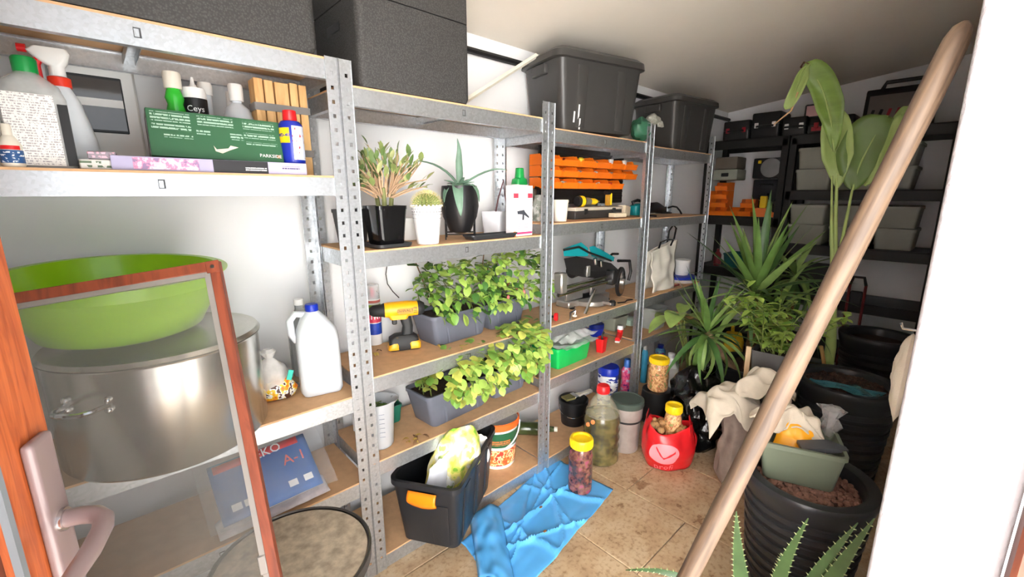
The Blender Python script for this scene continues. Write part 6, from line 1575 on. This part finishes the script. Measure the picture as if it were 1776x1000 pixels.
# cream bag hanging on the inner face of the door wall
hb = onD(1592, 560, 1.22)
pillow('hanging_bag', 'cream cloth bag hanging just behind the white door jamb', 'bag', (hb.x+.06, .072, onD(1580, 722, 1.22).z-.02), (0, 0, 0), .12, hb.z-onD(1580, 722, 1.22).z-.02, .043, CLOTH, 5, .01)
hk = thing('wall_hook', 'small steel hook holding the cream bag on the door wall', 'hook', (hb.x+.06, YR, hb.z-.03)); MB().box((0, .003, 0), (.03, .006, .03), .001).o('plate', CHROME, hk); MB().tube([(0, .005, 0), (0, .04, 0), (0, .045, .012)], .003, 6).o('peg', CHROME, hk)

# ================================================================ black shelves: boxes, bins, cases
XS = 3.96
LBOX = mat('grey storage box plastic', (150, 150, 138), .5, var=.04)
def back_box(y0, y1, z, h, label, dp=.30):
    t = thing('storage_box', label, 'box', (XS+dp/2+.01, (y0+y1)/2, z), -pi/2, 'grey storage boxes on the black shelves')
    w = abs(y1-y0)
    MB().loft([rr(w*.86, dp*.86, .015, 0), rr(w*.88, dp*.88, .018, .006), rr(w*.965, dp*.965, .02, h-.022)]).o('body', LBOX, t)
    MB().loft([rr(w, dp, .02, h-.024), rr(w, dp, .02, h-.006), rr(w*.95, dp*.94, .018, h)]).o('lid', LBOX, t)
    return t
def ys(x0, x1, py): return onX(x0, py, XS).y, onX(x1, py, XS).y
zA, zB_ = BRt[3]+.001, BRt[2]+.001
y0, y1 = ys(1378, 1441, 300)
h = .155
back_box(y0, y1, zA, h, 'grey lidded box on the upper black shelf, lower of its stack by the banana stalk'); back_box(y0, y1, zA+h+.001, h, 'grey lidded box on the upper black shelf, top of its stack by the banana stalk')
y0b, y1b = ys(1470, 1590, 300)
back_box(y0b, y1b, zA, h, 'grey lidded box on the upper black shelf behind the pole, lower of its stack'); back_box(y0b, y1b, zA+h+.001, h, 'grey lidded box on the upper black shelf behind the pole, top of its stack')
y0, y1 = ys(1364, 1430, 390)
h = .15
back_box(y0, y1, zB_, h, 'grey lidded box on the lower black shelf beside the yucca tips, lower of its stack'); back_box(y0, y1, zB_+h+.001, h, 'grey lidded box on the lower black shelf beside the yucca tips, top of its stack')
y0, y1 = ys(1436, 1512, 390); y2, y3 = ys(1516, 1592, 390)
back_box(y0, y1, zB_, h, 'grey lidded box just behind the banana stalk, lower of its stack'); back_box(y0, y1, zB_+h+.001, h, 'grey lidded box just behind the banana stalk, top of its stack')
back_box(y2, y3, zB_, h, 'grey lidded box at the right end of the lower black shelf, lower of its stack'); back_box(y2, y3, zB_+h+.001, h, 'grey lidded box with pale tag at the right end of the lower black shelf')
# orange bins stack
zO = BL[2]+.001
OB = bin_mesh(.105, .15, .07)
def obin(px, lvl, label, rz=0., dz=0.):
    y = onX(px, 350, XS+.02).y
    o = bpy.data.objects.new('orange_bin', OB); COL.objects.link(o); o.location = (XS+.19, y, zO+.071*lvl+dz); o.rotation_euler = (0, 0, -pi/2+rz)
    tag(o, label, 'bin', 'orange bins on the black shelf')
nth = ['bottom', 'second lowest', 'second highest', 'top']
for k in range(3): obin(1226, k, 'orange bin in the leftmost stack on the black shelf, %s of three' % ('bottom', 'middle', 'top')[k])
for k in range(4): obin(1247, k, 'orange bin in the tallest stack on the black shelf, %s of four' % nth[k])
obin(1268, 0, 'single orange bin between the two stacks on the black shelf')
for k in range(2): obin(1291, k, 'orange bin in the short tilted stack on the black shelf, %s of two' % ('lower', 'upper')[k], .12*k)
y = onX(1312, 365, XS+.02).y
o = bpy.data.objects.new('orange_bin', OB); COL.objects.link(o); o.location = (XS+.06, y+.03, zO); o.rotation_euler = (0, 0, pi*.06); tag(o, 'orange bin turned sideways at the right end of its shelf', 'bin', 'orange bins on the black shelf')
def bslab(px0, px1, z, h, m, name, label, cat, dp=.22, dx=.0):
    y0, y1 = ys(px0, px1, 300)
    t = thing(name, label, cat, (XS+dp/2+.01+dx, (y0+y1)/2, z), -pi/2)
    w = abs(y0-y1); MB().box((0, 0, h/2), (w, dp, h), .012, seg=2).o('body', m, t); return t, w
t, w = bslab(1236, 1278, zO+.30, .09, GREYBOX, 'grey_case', 'grey case lying on the tallest orange stack', 'case', .2)
MB().box((0, -.10, .045), (w*.3, .012, .03), .004).o('latch', BLACKP, t)
t, w = bslab(1238, 1276, zO+.392, .10, mat('brown grey box card', (96, 88, 78), .6), 'card_box', 'brown-grey box on top of the grey case', 'box', .2)
MB().box((0, 0, .1005), (w*.95, .05, .001)).o('tape', CREAM, t)
t, w = bslab(1322, 1334, zO+.071, .10, YELLOWL, 'yellow_torch', 'yellow and black torch standing behind the orange bins', 'torch', .045, -.0)
MB().box((0, 0, .11), (w*1.1, .05, .022), .004).o('head', BLACKP, t)
t, w = bslab(1300, 1340, zO+.0, .13, DARKP, 'tool_case', 'dark tool case standing behind the orange bins by the black post', 'case', .12, .22)
MB().tube([(-.05, -.065, .09), (-.05, -.085, .10), (.05, -.085, .10), (.05, -.065, .09)], .006, 6).o('handle', BLACKP, t)
t, w = bslab(1300, 1352, zO+.31, .16, BLACKP, 'circular_saw', 'black power tool with grey guard hanging under the top black shelf', 'power tool', .16, .05)
MB().lathe([(.0001, 0), (.07, 0), (.075, .015), (.0001, .018)], 26).o('guard', mat('grey guard metal', (130, 130, 130), .4, metal=.5), t, loc=(.03, -.085, .08), rot=(pi/2, 0, 0)); MB().box((-.06, -.085, .13), (.025, .01, .025), .003).o('button', YELLOWL, t)
# shelf under the circular saw and grey case rests: filler stack
t, w = bslab(1292, 1342, zO+.135, .17, mat('dark blue case', (34, 36, 44), .5), 'tool_case', 'dark blue tool case stacked behind the orange bins', 'case', .16, .2)
MB().tube([(-.05, -.085, .12), (-.05, -.10, .13), (.05, -.10, .13), (.05, -.085, .12)], .006, 6).o('handle', BLACKP, t)
# cases on the very top
zT = BL[3]+.001
def top_case(px0, px1, h, label, accent=None, dp=.26, m=BLACKP, dx=0.):
    y0, y1 = ys(px0, px1, 215)
    t = thing('tool_case', label, 'case', (XS+dp/2+.01+dx, (y0+y1)/2, zT), -pi/2, 'tool cases on top of the black shelves')
    w = abs(y0-y1)
    MB().loft([rr(w*.96, dp*.96, .015, 0), rr(w, dp, .02, .01), rr(w, dp, .02, h*.5-.002)]).o('base', m, t)
    MB().loft([rr(w, dp, .02, h*.5+.001), rr(w, dp, .02, h-.01), rr(w*.96, dp*.96, .015, h)]).o('lid', m, t)
    for s in (-.3, .3): MB().box((s*w, -dp/2-.004, h*.5), (.03, .008, .04), .003).o('latch', accent or DARKP, t)
    MB().tube([(-.06, -dp/2, h*.45), (-.055, -dp/2-.025, h*.45), (.055, -dp/2-.025, h*.45), (.06, -dp/2, h*.45)], .008, 8).o('handle', BLACKP, t)
    return t, w, dp
PINKL = mat('pale tag', (214, 206, 204), .5); CRIM = mat('crimson plastic', (150, 28, 44), .45)
t, w, dp = top_case(1254, 1300, .15, 'black tool case with red stripe beside the charcoal tote', CRIM)
t, w, dp = top_case(1302, 1352, .19, 'black tool case with pale buckle, second on the black shelf top', PINKL)
t, w, dp = top_case(1356, 1398, .13, 'black tool case with white tag, third on the black shelf top', WHITEP)
t, w, dp = top_case(1400, 1480, .11, 'flat black tool case with crimson front under the pink box', CRIM)
MB().box((0, -dp/2-.002, .03), (w*.8, .004, .03)).o('front_strip', CRIM, t)
y0, y1 = ys(1392, 1430, 185)
t = thing('pink_box', 'small pale pink box with dark frame on the flat black case', 'box', (XS+.12, (y0+y1)/2, zT+.116), -pi/2)
MB().box((0, 0, .05), (abs(y0-y1), .12, .10), .008).o('body', DARKP, t); MB().box((0, -.061, .05), (abs(y0-y1)*.8, .003, .075)).o('front', mat('pale pink', (214, 170, 170), .5), t)
y0, y1 = ys(1488, 1618, 190)
t = thing('organiser_case', 'large black organiser case with clear window and red dividers', 'case', (XS+.14, (y0+y1)/2, zT), pi/2, rot=(radians(-12), 0, pi/2))
w = abs(y0-y1); hh = .29
t.rotation_euler = (Matrix.Rotation(-pi/2, 3, 'Z') @ Matrix.Rotation(radians(-10), 3, 'X')).to_euler()
MB().box((0, .035, hh/2), (w, .06, hh), .015, seg=2).o('body', BLACKP, t)
MB().box((0, .002, hh*.52), (w*.86, .006, hh*.62), .002).o('window', mat('smoky window', (120, 112, 108), .3), t)
for k in range(7):
    MB().box((-w*.36+w*.12*k, -.003, hh*.36), (.018, .006, hh*.26), .002, rot=(0, .2, 0)).o('divider', CRIM if k > 1 else BLACKP, t)
MB().tube([(-w*.28, .03, hh), (-w*.24, .03, hh+.045), (w*.24, .03, hh+.045), (w*.28, .03, hh)], .014, 8).o('handle', BLACKP, t)
# things under / before the black shelves
zL4 = BL[1]+.001
y0, y1 = ys(1244, 1300, 430)
t = tub(.22, .18, .12, .9, .012, .004, .005, .012).o('teal_crate', mat('dark teal plastic', (24, 92, 96), .45), loc=(XS+.14, 1.45, zL4)); tag(t, 'dark teal crate on the black shelf under the orange bins', 'crate')
o = MB().lathe([(.03, 0), (.032, .01), (.032, .10), (.012, .13), (.012, .15)], 18).o('red_bottle', mat('dark red bottle', (120, 30, 40), .4), loc=(XS+.06, onX(1242, 470, XS+.06).y, zL4)); tag(o, 'small dark red bottle on the black shelf beside the teal crate', 'bottle')
y0 = onX(1272, 590, 3.3).y
t = thing('yellow_can', 'yellow plastic watering can glimpsed behind the leafy planter', 'watering can', (3.25, onX(1272, 590, 3.25).y, .24), .4)
MB().loft([rr(.16, .12, .03, 0), rr(.17, .13, .03, .16), rr(.12, .1, .03, .20)]).o('body', mat('yellow can plastic', (232, 190, 36), .45), t); MB().tube([(.08, 0, .05), (.15, 0, .14), (.20, 0, .20)], [.018, .014, .012], 10).o('spout', mat('yellow can plastic', (232, 190, 36), .45), t)
tag(tub(.24, .22, .236, .9, .02, .004).o('black_crate', BLACKP, loc=(3.25, y0, .001)), 'black crate under the yellow watering can', 'crate')
# red and black hand truck / sprayer behind the pole
bz = onD(1487, 500, 3.85)
t = thing('hand_pump', 'red and black hand pump leaning before the back wall', 'pump', (3.86, onX(1487, 500, 3.86).y, .001))
z1 = zat((3.86, t.location.y), 1487, 478)
for s in (-.045, .045): MB().tube([(0, s, 0), (0, s, z1-.06)], .009, 8).o('side_tube', mat('dark red tube', (110, 30, 34), .4), t)
MB().tube([(0, -.045, z1-.065), (0, -.03, z1-.01), (0, .03, z1-.01), (0, .045, z1-.065)], .010, 8).o('grip', BLACKP, t)
MB().box((0, 0, z1-.16), (.03, .07, .10), .006).o('pump_head', BLACKP, t); MB().box((0, 0, .02), (.12, .14, .03), .006).o('base', BLACKP, t)
tag(tub(.30, .24, .22, .9, .02, .004, .006, .014).o('dark_crate', DARKP, loc=(4.14, .85, BRt[1]+.001)), 'dark crate on the black shelf behind the dark yucca', 'crate')
